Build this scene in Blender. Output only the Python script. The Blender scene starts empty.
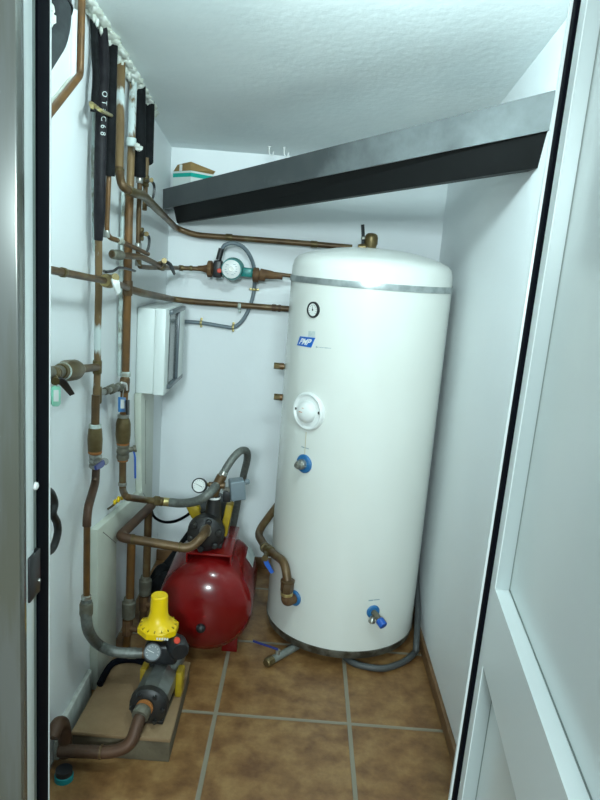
import bpy, bmesh, math, random
from mathutils import Vector as V, Matrix
random.seed(7)
PI = math.pi
SC = bpy.context.scene
COL = SC.collection

# ------------------------------------------------------------------ camera
FPX = 680.0
CAMP = V((0, 0, 1.5))
ay = V(((310-300)/FPX, (400-260)/FPX, -1)).normalized()
up = V((250/FPX, 3185/FPX, 1)).normalized()
up = (up - ay*up.dot(ay)).normalized()
ax = ay.cross(up)
ROT = Matrix((ax, ay, up))           # camera-space -> world rows
cam = bpy.data.cameras.new('camera')
cam.sensor_fit = 'VERTICAL'; cam.sensor_height = 36.0
cam.lens = FPX*36.0/800.0
cam.clip_start = 0.02
co = bpy.data.objects.new('camera', cam); COL.objects.link(co)
co.matrix_world = Matrix.Translation(CAMP) @ ROT.to_4x4()
SC.camera = co

XL, XR, YB, YF = -0.64, 0.577, 3.12, 1.20
def ceil_z(y): return 2.095 - 0.143*(y-2.0)

def ray(px, py): return ROT @ V(((px-300)/FPX, (400-py)/FPX, -1))
def on(px, py, a, val):
    d = ray(px, py); return CAMP + d*((val-CAMP[a])/d[a])
def L(px, py, off=0.035): return on(px, py, 0, XL+off)
def Rw(px, py, off=0.0): return on(px, py, 0, XR-off)
def B(px, py, off=0.035): return on(px, py, 1, YB-off)
def D(px, py, y): return on(px, py, 1, y)
def F(px, py, z=0.0): return on(px, py, 2, z)

# ------------------------------------------------------------------ mesh helpers
def frame_of(ax_, ref=None):
    ax_ = ax_.normalized()
    r = V(ref) if ref else (V((0,0,1)) if abs(ax_.z) < .9 else V((1,0,0)))
    u = (r - ax_*r.dot(ax_)).normalized()
    return u, ax_.cross(u), ax_

def round_path(pts, fil, n=6):
    pts = [V(p) for p in pts]; out = [pts[0]]
    for i in range(1, len(pts)-1):
        p, a, b = pts[i], pts[i-1], pts[i+1]
        la, lb = (a-p).length, (b-p).length
        d = min(fil, la*.48, lb*.48)
        s, e = p+(a-p).normalized()*d, p+(b-p).normalized()*d
        for k in range(n+1):
            t = k/n
            out.append(s*(1-t)**2 + p*2*t*(1-t) + e*t*t)
    out.append(pts[-1]); return out

def smooth_path(pts, n=8):
    pts = [V(p) for p in pts]; P = [pts[0]*2-pts[1]] + pts + [pts[-1]*2-pts[-2]]
    out = []
    for i in range(1, len(P)-2):
        for k in range(n):
            t = k/n
            a, b, c, d = P[i-1], P[i], P[i+1], P[i+2]
            out.append(.5*((2*b)+(c-a)*t+(2*a-5*b+4*c-d)*t*t+(3*b-a-3*c+d)*t**3))
    out.append(pts[-1]); return out

def sweep(bm, path, r, seg=12, caps=True):
    rad = r if callable(r) else (lambda t: r)
    n = len(path); rings = []; u = None
    for i, p in enumerate(path):
        t = (path[min(i+1, n-1)] - path[max(i-1, 0)])
        if t.length < 1e-9: t = V((0,0,1))
        t.normalize()
        if u is None: u = frame_of(t)[0]
        u = (u - t*u.dot(t)).normalized(); w = t.cross(u)
        rr = rad(i/(n-1))
        rings.append([bm.verts.new(p + (u*math.cos(2*PI*k/seg) + w*math.sin(2*PI*k/seg))*rr) for k in range(seg)])
    for a, b in zip(rings, rings[1:]):
        for k in range(seg):
            bm.faces.new((a[k], a[(k+1) % seg], b[(k+1) % seg], b[k]))
    if caps:
        bm.faces.new(rings[0][::-1]); bm.faces.new(rings[-1])
    return bm
def tube(bm, pts, r, fil=.05, seg=12): return sweep(bm, round_path(pts, fil), r, seg)
def hose(bm, pts, r, seg=12, n=8): return sweep(bm, smooth_path(pts, n), r, seg)

def lathe(bm, p0, axis, prof, seg=24, ref=None, phase=0.0, arc=None):
    """prof: (distance along axis, radius) pairs; closes ends when radius > 0"""
    u, w, a = frame_of(V(axis), ref); p0 = V(p0); rings = []
    for t, r in prof:
        if r < 1e-6: rings.append([bm.verts.new(p0+a*t)])
        else: rings.append([bm.verts.new(p0+a*t+(u*math.cos(phase+2*PI*k/seg)+w*math.sin(phase+2*PI*k/seg))*r) for k in range(seg)])
    for A, Bq in zip(rings, rings[1:]):
        for k in range(seg):
            k2 = (k+1) % seg
            if len(A) == 1 and len(Bq) == 1: continue
            if len(A) == 1: bm.faces.new((A[0], Bq[k2], Bq[k]))
            elif len(Bq) == 1: bm.faces.new((A[k], A[k2], Bq[0]))
            else: bm.faces.new((A[k], A[k2], Bq[k2], Bq[k]))
    if len(rings[0]) > 1: bm.faces.new(rings[0][::-1])
    if len(rings[-1]) > 1: bm.faces.new(rings[-1])
    return bm

def box(bm, c, size, m=None, bev=0.0, seg=2):
    m = m.to_4x4() if m is not None else Matrix.Identity(4)
    r = bmesh.ops.create_cube(bm, size=1.0, matrix=Matrix.Translation(V(c)) @ m @ Matrix.Diagonal((size[0], size[1], size[2], 1)))
    if bev:
        es = list({e for v in r['verts'] for e in v.link_edges})
        bmesh.ops.bevel(bm, geom=es, offset=bev, segments=seg, affect='EDGES', profile=.5)
    return bm
def box2(bm, lo, hi, bev=0.0):
    lo, hi = V(lo), V(hi); return box(bm, (lo+hi)/2, hi-lo, None, bev)

def prism(bm, pts, vec, bev=0.0):
    a = [bm.verts.new(V(p)) for p in pts]; b = [bm.verts.new(V(p)+V(vec)) for p in pts]
    n = len(pts); fs = [bm.faces.new(a[::-1]), bm.faces.new(b)]
    for k in range(n): fs.append(bm.faces.new((a[k], a[(k+1) % n], b[(k+1) % n], b[k])))
    if bev:
        bmesh.ops.recalc_face_normals(bm, faces=fs)
        es = list({e for f in fs for e in f.edges})
        bmesh.ops.bevel(bm, geom=es, offset=bev, segments=2, affect='EDGES', profile=.5)
    return bm
def loft(bm, A, Bp):
    a = [bm.verts.new(V(p)) for p in A]; b = [bm.verts.new(V(p)) for p in Bp]; n = len(a)
    bm.faces.new(a[::-1]); bm.faces.new(b)
    for k in range(n): bm.faces.new((a[k], a[(k+1) % n], b[(k+1) % n], b[k]))
    return bm
def blob(bm, c, r, sc=(1,1,1), jit=.25, sub=2):
    res = bmesh.ops.create_icosphere(bm, subdivisions=sub, radius=1.0)
    for v in res['verts']:
        k = 1+random.uniform(-jit, jit)
        v.co = V(c) + V((v.co.x*sc[0], v.co.y*sc[1], v.co.z*sc[2]))*r*k
    return bm
def N(): return bmesh.new()

# ------------------------------------------------------------------ objects
def link(name, bm, m, parent=None, sharp=38):
    bmesh.ops.recalc_face_normals(bm, faces=bm.faces[:])
    me = bpy.data.meshes.new(name); bm.to_mesh(me); bm.free()
    return link_me(name, me, m, parent, sharp)
def link_me(name, me, m, parent=None, sharp=38):
    for p in me.polygons: p.use_smooth = True
    me.set_sharp_from_angle(angle=math.radians(sharp))
    o = bpy.data.objects.new(name, me); COL.objects.link(o)
    me.materials.append(m)
    if parent is None:
        vs = [v.co for v in me.vertices]
        lo = V([min(v[i] for v in vs) for i in range(3)]); hi = V([max(v[i] for v in vs) for i in range(3)])
        org = V(((lo.x+hi.x)/2, (lo.y+hi.y)/2, lo.z)); o.location = org
    else:
        o.parent = parent; org = V((0,0,0)); q = parent
        while q: org += q.location; q = q.parent
    me.transform(Matrix.Translation(-org))
    return o
def tag(o, label, cat, group=None):
    o['label'] = label; o['category'] = cat
    if group: o['group'] = group
    return o
def thing(name, label, cat, loc, group=None):
    o = bpy.data.objects.new(name, None); COL.objects.link(o); o.empty_display_size = .05
    o.location = V(loc); return tag(o, label, cat, group)
def part(name, bm, m, parent, label=None, sharp=38):
    o = link(name, bm, m, parent, sharp)
    if label: o['label'] = label
    return o
def parts(name, bm, m, parent, label=None, sharp=38):
    """one part per loose piece of bm"""
    left = set(bm.verts); out = []
    while left:
        st = [left.pop()]; isl = set(st)
        while st:
            v = st.pop()
            for e in v.link_edges:
                q = e.other_vert(v)
                if q not in isl: isl.add(q); left.discard(q); st.append(q)
        out.append(isl)
    for isl in out:
        nb = bmesh.new(); mp = {v: nb.verts.new(v.co) for v in isl}
        for f in {f for v in isl for f in v.link_faces}: nb.faces.new([mp[v] for v in f.verts])
        part(name, nb, m, parent, label, sharp)
    bm.free()
def solo(name, bm, m, label, cat, group=None, sharp=38): return tag(link(name, bm, m, None, sharp), label, cat, group)
def struct(name, bm, m, parent=None, sharp=38):
    o = link(name, bm, m, parent, sharp)
    if parent is None: o['kind'] = 'structure'
    return o
def text_mesh(body, size, shear=0.0, ext=0.0, offset=0.0, spacing=1.0):
    cu = bpy.data.curves.new('lettering', 'FONT'); cu.body = body; cu.size = size; cu.shear = shear
    cu.align_x = 'CENTER'; cu.align_y = 'CENTER'; cu.extrude = ext; cu.offset = offset; cu.space_character = spacing
    ob = bpy.data.objects.new('lettering', cu); COL.objects.link(ob)
    bpy.context.view_layer.update()
    dg = bpy.context.evaluated_depsgraph_get()
    me = bpy.data.meshes.new_from_object(ob.evaluated_get(dg))
    bpy.data.objects.remove(ob); bpy.data.curves.remove(cu)
    return me

# ------------------------------------------------------------------ materials
def mat(name, col, rough=.5, metal=0.0, col2=None, scale=20, lo=.4, hi=.6, col3=None, bump=0.0, bscale=80, spec=.5, coat=0.0, alpha=1.0, trans=0.0, stretch=None, detail=5):
    m = bpy.data.materials.new(name); m.use_nodes = True
    nt = m.node_tree; b = nt.nodes['Principled BSDF']
    b.inputs['Base Color'].default_value = (*col, 1); b.inputs['Roughness'].default_value = rough
    b.inputs['Metallic'].default_value = metal; b.inputs['Specular IOR Level'].default_value = spec
    b.inputs['Coat Weight'].default_value = coat; b.inputs['Alpha'].default_value = alpha
    b.inputs['Transmission Weight'].default_value = trans
    tc = nt.nodes.new('ShaderNodeTexCoord'); src = tc.outputs['Object']
    if stretch:
        mp = nt.nodes.new('ShaderNodeMapping'); mp.inputs['Scale'].default_value = stretch
        nt.links.new(src, mp.inputs['Vector']); src = mp.outputs['Vector']
    if col2:
        n = nt.nodes.new('ShaderNodeTexNoise'); n.inputs['Scale'].default_value = scale; n.inputs['Detail'].default_value = detail
        nt.links.new(src, n.inputs['Vector'])
        r = nt.nodes.new('ShaderNodeValToRGB'); e = r.color_ramp.elements
        e[0].position = lo; e[0].color = (*col, 1); e[1].position = hi; e[1].color = (*col2, 1)
        if col3: q = e.new(min(.98, hi+.1)); q.color = (*col3, 1)
        nt.links.new(n.outputs['Fac'], r.inputs['Fac']); nt.links.new(r.outputs['Color'], b.inputs['Base Color'])
    if bump:
        n2 = nt.nodes.new('ShaderNodeTexNoise'); n2.inputs['Scale'].default_value = bscale; n2.inputs['Detail'].default_value = 4
        nt.links.new(tc.outputs['Object'], n2.inputs['Vector'])
        bp = nt.nodes.new('ShaderNodeBump'); bp.inputs['Strength'].default_value = bump; bp.inputs['Distance'].default_value = .004
        nt.links.new(n2.outputs['Fac'], bp.inputs['Height']); nt.links.new(bp.outputs['Normal'], b.inputs['Normal'])
    return m

M = {}
M['wall'] = mat('white_plaster', (.84,.875,.885), .6, 0, (.81,.85,.865), 3, .3, .7, bump=.10, bscale=40)
M['ceil'] = mat('stucco_ceiling', (0.879,0.9352,0.9412), .8, 0, (0.8057,0.8753,0.8873), 4, .3, .7, bump=.35, bscale=42)
M['tank'] = mat('cream_enamel', (.735,.75,.705), .24, 0, (.71,.725,.675), 3, .35, .7, coat=.3)
M['tank_dome'] = mat('white_enamel', (.745,.76,.72), .3)
M['band'] = mat('dull_zinc_band', (.50,.54,.54), .35, .7, (.36,.40,.40), 25)
M['base_ring'] = mat('stained_steel', (0.18,0.174,0.144), .45, .5, (0.072,0.06,0.042), 20)
M['copper'] = mat('aged_copper', (0.0862,0.0492,0.0206), .42, .3, (0.1336,0.0774,0.031), 14, .38, .58, (0.1552,0.1173,0.0536), bump=.15)
M['copper_bright'] = mat('orange_copper', (0.1902,0.0903,0.0254), .38, .3, (0.1268,0.0664,0.0254), 18, .4, .62)
M['copper_painted'] = mat('copper_with_white_paint', (.60,.68,.67), .55, .1, (.17,.105,.045), 16, .40, .46, (.20,.125,.05), stretch=(1,1,.35))
M['copper_dull'] = mat('dull_brown_pipe', (0.0693,0.0378,0.0225), .55, .3, (0.099,0.0468,0.024), 12)
M['white_paint_pipe'] = mat('paint_smeared_pipe', (.58,.68,.66), .6, .1, (.32,.33,.27), 22, .5, .62)
M['brass'] = mat('tarnished_brass', (0.1215,0.0855,0.0338), .4, .6, (0.162,0.1215,0.054), 25)
M['brass_yellow'] = mat('yellowish_brass', (.36,.27,.10), .4, .5, (.28,.22,.10), 30)
M['brass_bright'] = mat('bright_brass', (.55,.45,.2), .3, .8)
M['cast_grey'] = mat('grey_cast_valve', (0.187,0.1815,0.143), .5, .4, (0.132,0.121,0.088), 30)
M['nickel'] = mat('nickel_plated', (0.4125,0.42,0.39), .3, .8, (0.3,0.3,0.27), 30)
M['thread'] = mat('orange_sealing_paste', (0.315,0.119,0.028), .6)
M['iron_rust'] = mat('rusty_cast_iron', (0.1075,0.0522,0.0234), .7, .2, (0.1581,0.0836,0.0327), 35, bump=.3)
M['black_foam'] = mat('black_foam', (0.004,0.0045,0.0053), .75, 0, (0.0088,0.01,0.0112), 30, bump=.3, spec=.2)
M['black_plum'] = mat('dark_plum_sleeve', (0.0084,0.0072,0.0102), .6, 0, (0.015,0.0138,0.0165), 30, spec=.25)
M['grey_foam'] = mat('dark_grey_lagging', (0.0238,0.029,0.0317), .8, 0, (0.0343,0.0422,0.0436), 12, bump=.4)
M['black'] = mat('black_plastic', (.012,.013,.015), .4)
M['black_matt'] = mat('black_rubber', (.003,.0035,.006), .8, spec=.05)
M['black_iron'] = mat('black_cast_housing', (0.0076,0.0076,0.0084), .45, 0, (0.0168,0.0155,0.0139), 18)
M['plaster'] = mat('lumpy_filler', (.72,.75,.70), .9, 0, (.6,.63,.55), 30, bump=.5)
M['hose'] = mat('braided_grey_hose', (0.125,0.135,0.12), .45, .3, (0.165,0.175,0.16), 90)
M['dark_hose'] = mat('dark_grey_hose', (.06,.065,.065), .5)
M['conduit'] = mat('grey_conduit', (0.156,0.195,0.2195), .45)
M['alu'] = mat('white_aluminium', (.69,.745,.735), .32)
M['alu_shade'] = mat('shaded_aluminium', (.40,.45,.445), .35, .15)  # aluminium darkened to stand for shade on the inner stile sides
M['panel'] = mat('white_door_panel', (.66,.71,.695), .24, 0, (.63,.69,.67), 2.5)
M['rebate'] = mat('grey_rebate', (.16,.19,.175), .5)
M['metal_panel'] = mat('brushed_grey_metal', (.15,.16,.15), .2, .3, (.125,.13,.105), 6, stretch=(6,6,.5))
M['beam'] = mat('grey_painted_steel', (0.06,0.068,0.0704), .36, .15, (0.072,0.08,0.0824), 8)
def add_wear_and_light(m, col, scale, axis_from, axis_to):
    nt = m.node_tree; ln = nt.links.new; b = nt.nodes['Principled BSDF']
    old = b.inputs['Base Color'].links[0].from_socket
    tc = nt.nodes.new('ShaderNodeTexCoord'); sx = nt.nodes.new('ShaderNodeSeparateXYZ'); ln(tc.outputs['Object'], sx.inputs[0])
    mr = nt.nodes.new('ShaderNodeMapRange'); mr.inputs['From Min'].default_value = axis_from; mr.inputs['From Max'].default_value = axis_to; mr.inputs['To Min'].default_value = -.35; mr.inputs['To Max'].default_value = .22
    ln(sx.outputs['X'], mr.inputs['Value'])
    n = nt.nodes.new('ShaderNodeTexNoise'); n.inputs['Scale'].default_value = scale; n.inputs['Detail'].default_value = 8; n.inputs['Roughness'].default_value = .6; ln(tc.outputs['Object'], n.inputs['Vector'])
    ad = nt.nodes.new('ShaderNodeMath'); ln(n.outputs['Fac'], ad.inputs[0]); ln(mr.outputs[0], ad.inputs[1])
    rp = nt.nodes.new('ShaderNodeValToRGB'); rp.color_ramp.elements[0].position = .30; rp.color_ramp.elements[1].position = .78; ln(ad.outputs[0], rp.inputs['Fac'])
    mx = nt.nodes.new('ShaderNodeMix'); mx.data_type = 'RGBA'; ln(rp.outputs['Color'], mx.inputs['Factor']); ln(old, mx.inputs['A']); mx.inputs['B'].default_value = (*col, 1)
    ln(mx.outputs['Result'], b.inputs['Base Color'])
add_wear_and_light(M['beam'], (.235,.265,.27), 5, -.25, .75)      # mottled light coat, plus lamp brightening painted in towards the right end
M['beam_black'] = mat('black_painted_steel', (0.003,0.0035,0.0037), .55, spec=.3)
M['red'] = mat('red_enamel', (0.187,0.0051,0.0051), .22, 0, (0.1445,0.0043,0.0043), 5, coat=.25, spec=.35)
M['yellow'] = mat('yellow_plastic', (.78,.52,.0), .35)
M['yellow_dark'] = mat('yellow_painted_casting', (0.372,0.252,0.006), .45, 0, (0.3,0.198,0.012), 30)
M['motor_grey'] = mat('grey_motor_casing', (0.1683,0.1797,0.1683), .35, .5, (0.1224,0.13,0.1187), 18)
M['dial'] = mat('white_dial', (.75,.77,.74), .4)
M['dial_grey'] = mat('grey_dial', (.22,.25,.26), .25)
M['ink'] = mat('black_ink', (.02,.02,.02), .6)
M['ink_grey'] = mat('faded_grey_ink', (.25,.33,.36), .6)
M['ink_rust'] = mat('rust_streak', (.58,.52,.36), .6)
M['ink_orange'] = mat('orange_ink', (.6,.25,.1), .6)
M['logo_blue'] = mat('blue_badge', (.0,.11,.50), .35)
M['white'] = mat('white_plastic', (.78,.80,.78), .35)
M['sticker'] = mat('grey_sticker', (.45,.52,.51), .5, 0, (.55,.6,.58), 60)
M['blue_ring'] = mat('blue_plastic_ring', (.02,.14,.34), .4)
M['blue_lever'] = mat('blue_vinyl_grip', (.015,.10,.45), .35)
M['blue_dark'] = mat('navy_vinyl_grip', (.02,.03,.18), .4)
M['teal'] = mat('teal_pump_body', (.0,.17,.155), .4, 0, (.0,.20,.18), 20)
M['teal_bright'] = mat('teal_plastic', (.0,.23,.25), .4)
M['red_dot'] = mat('red_plastic', (.65,.05,.02), .35)
M['box_white'] = mat('white_cabinet', (.76,.82,.80), .4)
M['smoke'] = mat('smoky_window', (0.06,0.075,0.075), .15, 0, (0.204,0.228,0.216), 12, .45, .75)
M['smoke_frame'] = mat('grey_cover_frame', (.10,.125,.14), .3)
M['duct'] = mat('cream_duct', (0.6358,0.6639,0.5797), .45, 0, (0.5891,0.6171,0.533), 6)
M['concrete'] = mat('dusty_plinth_top', (0.2018,0.1236,0.0586), .75, 0, (0.2691,0.1782,0.0928), 9, .35, .68, (0.314,0.2242,0.1251), bump=.4)
M['concrete_side'] = mat('plinth_mortar', (0.08,0.0612,0.036), .85, 0, (0.12,0.0972,0.06), 14, bump=.4)
M['skirting_brown'] = mat('brown_skirting_tile', (0.1485,0.0751,0.0292), .5, 0, (0.189,0.1044,0.0468), 12)
M['skirting_white'] = mat('white_mortar_strip', (.62,.65,.60), .7, 0, (.5,.52,.47), 25)
M['card'] = mat('brown_cardboard', (0.336,0.216,0.08), .8, 0, (0.288,0.176,0.064), 20)
M['card_white'] = mat('white_printed_card', (.70,.76,.73), .6)
M['card_green'] = mat('green_printed_card', (.0,.40,.32), .6)
M['tag_green'] = mat('translucent_green_tag', (.25,.66,.48), .35)
M['tag_blue'] = mat('blue_key_tag', (.01,.16,.45), .35)
M['steel_pipe'] = mat('pale_grey_plastic_pipe', (0.198,0.2145,0.198), .5, 0, (0.154,0.165,0.1485), 20)

def floor_mat():
    m = bpy.data.materials.new('terracotta_tiles'); m.use_nodes = True
    nt = m.node_tree; b = nt.nodes['Principled BSDF']; ln = nt.links.new
    tc = nt.nodes.new('ShaderNodeTexCoord')
    mp = nt.nodes.new('ShaderNodeMapping'); mp.inputs['Location'].default_value = (.196+.447*4, .447*8-2.005, 0)
    ln(tc.outputs['Object'], mp.inputs['Vector'])
    br = nt.nodes.new('ShaderNodeTexBrick'); br.offset = 0; br.squash = 1
    for k, v in (('Scale', 1), ('Mortar Size', .0085), ('Mortar Smooth', .35), ('Brick Width', .447), ('Row Height', .447), ('Bias', 0)): br.inputs[k].default_value = v
    ln(mp.outputs['Vector'], br.inputs['Vector'])
    n1 = nt.nodes.new('ShaderNodeTexNoise'); n1.inputs['Scale'].default_value = 11; n1.inputs['Detail'].default_value = 7; n1.inputs['Roughness'].default_value = .65
    ln(tc.outputs['Object'], n1.inputs['Vector'])
    r1 = nt.nodes.new('ShaderNodeValToRGB'); e = r1.color_ramp.elements
    e[0].position = .34; e[0].color = (0.131,0.057,0.019, 1); e[1].position = .66; e[1].color = (0.304,0.177,0.067, 1)
    q = e.new(.5); q.color = (0.215,0.109,0.038, 1)
    ln(n1.outputs['Fac'], r1.inputs['Fac'])
    br.inputs['Mortar'].default_value = (.225,.205,.155, 1)
    br.inputs['Color1'].default_value = (1,1,1,1); br.inputs['Color2'].default_value = (.93,.92,.90,1)
    mul = nt.nodes.new('ShaderNodeMix'); mul.data_type = 'RGBA'; mul.blend_type = 'MIX'
    ln(br.outputs['Fac'], mul.inputs['Factor']); ln(r1.outputs['Color'], mul.inputs['A']); mul.inputs['B'].default_value = (.235,.21,.155, 1)
    ln(mul.outputs['Result'], b.inputs['Base Color'])
    n2 = nt.nodes.new('ShaderNodeTexNoise'); n2.inputs['Scale'].default_value = 22; n2.inputs['Detail'].default_value = 3
    ln(tc.outputs['Object'], n2.inputs['Vector'])
    sub = nt.nodes.new('ShaderNodeMath'); sub.operation = 'MULTIPLY_ADD'; ln(br.outputs['Fac'], sub.inputs[0]); sub.inputs[1].default_value = -1.0; ln(n2.outputs['Fac'], sub.inputs[2])
    bp = nt.nodes.new('ShaderNodeBump'); bp.inputs['Strength'].default_value = .5; bp.inputs['Distance'].default_value = .004
    ln(sub.outputs[0], bp.inputs['Height']); ln(bp.outputs['Normal'], b.inputs['Normal'])
    b.inputs['Roughness'].default_value = .42
    return m
M['floor'] = floor_mat()

# ------------------------------------------------------------------ setting
bm = N(); box2(bm, (-1.6,-2.6,-.06), (1.6, YB+.1, 0)); fl = struct('floor', bm, M['floor'])
fl.data.transform(Matrix.Translation(fl.location)); fl.location = (0,0,0)
bm = N(); box2(bm, (XL-.1, YF-.1, 0), (XL, YB+.1, 2.4)); struct('wall_left', bm, M['wall'])
bm = N(); box2(bm, (XR, YF-.1, 0), (XR+.1, YB+.1, 2.4)); struct('wall_right', bm, M['wall'])
bm = N(); box2(bm, (XL, YB, 0), (XR, YB+.1, 2.4)); struct('wall_back', bm, M['wall'])
JL, JR = -.45, .378
bm = N()
box2(bm, (XL, YF-.11, 0), (JL-.05, YF, 2.4)); box2(bm, (JR+.07, YF-.11, 0), (XR, YF, 2.4)); box2(bm, (JL-.05, YF-.11, 2.06), (JR+.07, YF, 2.4))
struct('wall_front', bm, M['wall'])
bm = N(); y0, y1 = YF-.1, YB+.1
loft(bm, [(XL,y0,ceil_z(y0)),(XR,y0,ceil_z(y0)),(XR,y0,ceil_z(y0)+.1),(XL,y0,ceil_z(y0)+.1)], [(XL,y1,ceil_z(y1)),(XR,y1,ceil_z(y1)),(XR,y1,ceil_z(y1)+.1),(XL,y1,ceil_z(y1)+.1)])
struct('ceiling', bm, M['ceil'])
bm = N(); box2(bm, (XL, YB-.014, 0), (XR, YB, .055), .003); struct('baseboard_back', bm, M['skirting_brown'])
bm = N(); box2(bm, (XR-.014, YF, 0), (XR, YB-.014, .05), .003); struct('baseboard_right', bm, M['skirting_brown'])
bm = N(); box2(bm, (XL, 1.74, 0), (XL+.016, 2.05, .098), .004); struct('baseboard_left', bm, M['skirting_white'])

# door frame, left jamb: white profile, black seal, lip; grey metal cladding in front
bm = N(); box2(bm, (JL-.05, 1.092, 0), (JL, 1.126, 2.06), .002); jamb = struct('trim_1', bm, M['alu'])
bm = N(); box2(bm, (JL-.05, 1.126, 0), (JL-.004, 1.149, 2.06), .003); part('rebate', bm, M['rebate'], jamb, 'grey green rebate')
bm = N(); box2(bm, (JL-.05, 1.149, 0), (JL-.001, 1.1995, 2.06), .002); part('rubber_seal', bm, M['black_matt'], jamb, 'black rubber seal')
bm = N(); box2(bm, (JL-.05, 1.1997, 0), (JL+.0003, 1.2035, 2.06), .0005); part('inner_lip', bm, M['alu'], jamb)
z0 = on(34, 596, 0, JL).z; z1 = on(34, 552, 0, JL).z
bm = N(); box2(bm, (JL-.006, 1.098, z0), (JL+.004, 1.146, z1), .002)
sp = part('strike_plate', bm, M['black'], jamb, 'black lock strike plate')
bm = N(); c = on(37, 580, 0, JL); lathe(bm, (JL+.002, c.y, c.z), (1,0,0), [(0,.004),(.004,.003)], 12); part('screw', bm, M['nickel'], sp)
bm = N(); c = on(35.5, 486, 0, JL); lathe(bm, (JL-.001, c.y, c.z), (1,0,0), [(0,.0075),(.004,.0065),(.006,.003),(.0062,0)], 16); part('screw_cap', bm, M['white'], jamb, 'round white screw cap')
bm = N(); box2(bm, (-1.1, 1.062, 0), (JL+.0015, 1.0915, 2.2), .003); struct('trim_2', bm, M['metal_panel'])
# right jamb, standing slightly out of plumb
def lean(bm):
    for v in bm.verts: v.co.x += (v.co.z-1.5)*.0095
    return bm
bm = N(); box2(bm, (JR+.0005, 1.197, 0), (JR+.07, 1.206, 2.06), .001); rj = struct('trim_3', lean(bm), M['alu'])
bm = N(); box2(bm, (JR+.0045, 1.179, 0), (JR+.07, 1.197, 2.06), .001); part('rubber_seal', lean(bm), M['black_matt'], rj, 'black rubber seal')
bm = N(); box2(bm, (JL, 1.092, 2.03), (JR+.07, 1.202, 2.06), .002); struct('trim_4', bm, M['alu'])

# door leaf, hinged on the right jamb and swung out towards the viewer
HX, HY = JR+.0085, 1.172
du = V((-.105, -1, 0)).normalized(); dn = V((-1, .105, 0)).normalized()      # along the leaf, and out of its visible face
def leaf_uv(px, py):
    d = ray(px, py); p0 = V((HX, HY, 0)); t = (p0-CAMP).dot(dn)/d.dot(dn); p = CAMP+d*t
    return (p-p0).dot(du), p.z
def lp(u, w, z): return V((HX+(z-1.5)*.0095, HY, 0)) + du*u + dn*w + V((0,0,z))
U1 = leaf_uv(549, 240)[0]; ZR1 = leaf_uv(499, 592)[1]; ZR0 = leaf_uv(486, 664)[1]
BEAD = leaf_uv(511, 592)[0]-leaf_uv(500, 592)[0]
UE = .82; US = UE-U1; ZB, ZT = .015, 2.025; T = .042
def lbox(bm, u0, u1, w0, w1, z0, z1):
    a = [lp(u0,w0,z0), lp(u1,w0,z0), lp(u1,w0,z1), lp(u0,w0,z1)]; b = [lp(u0,w1,z0), lp(u1,w1,z0), lp(u1,w1,z1), lp(u0,w1,z1)]
    return loft(bm, a, b)
bm = N(); lbox(bm, 0, U1, -T, 0, ZB, ZT); leaf = struct('door_1', bm, M['alu'])
bm = N(); lbox(bm, US, UE, -T, 0, ZB, ZT); part('stile', bm, M['alu'], leaf)
for nm, za, zb in (('top_rail', ZT-.07, ZT), ('middle_rail', ZR0, ZR1), ('bottom_rail', ZB, ZB+.1)):
    bm = N(); lbox(bm, U1, US, -T, 0, za, zb); part(nm, bm, M['alu'], leaf)
dp = .026                        # panels sit deep in their openings, edged by a thin gasket
for za, zb in ((ZR1, ZT-.07), (ZB+.1, ZR0)):
    bm = N(); lbox(bm, U1-.001, US+.001, -T+.004, -dp, za-.001, zb+.001); pn = part('door_panel', bm, M['panel'], leaf, 'white flat panel')
    for u0, u1, v0, v1 in ((U1, U1+.0022, za, zb), (US-.0022, US, za, zb), (U1, US, za, za+.0022), (U1, US, zb-.0022, zb)):
        bm = N(); lbox(bm, u0, u1, -dp-.001, -dp+.0015, v0, v1); part('gasket', bm, M['rebate'], pn, 'thin grey gasket')
    for u0, u1 in ((U1-.0005, U1+.0015), (US-.0015, US+.0005)):
        bm = N(); lbox(bm, u0, u1, -dp, -.0015, za, zb); part('shade_liner', bm, M['alu_shade'], leaf, 'thin grey liner standing in for shade')  # added liner, its darker colour puts shade on the stile sides

# ------------------------------------------------------------------ sloping steel beam
bt = thing('steel_beam', 'dark grey painted steel beam sloping across below the ceiling', 'beam', (0, 2.4, 1.75))
bm = N()
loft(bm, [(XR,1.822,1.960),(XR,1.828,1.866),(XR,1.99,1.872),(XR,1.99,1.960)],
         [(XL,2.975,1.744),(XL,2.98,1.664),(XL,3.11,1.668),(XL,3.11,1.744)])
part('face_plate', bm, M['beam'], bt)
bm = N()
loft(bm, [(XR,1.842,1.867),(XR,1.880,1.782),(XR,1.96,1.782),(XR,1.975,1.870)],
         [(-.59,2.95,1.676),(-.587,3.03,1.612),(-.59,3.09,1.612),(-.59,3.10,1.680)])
part('lower_flange', bm, M['beam_black'], bt, 'black lower flange in shadow')

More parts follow.
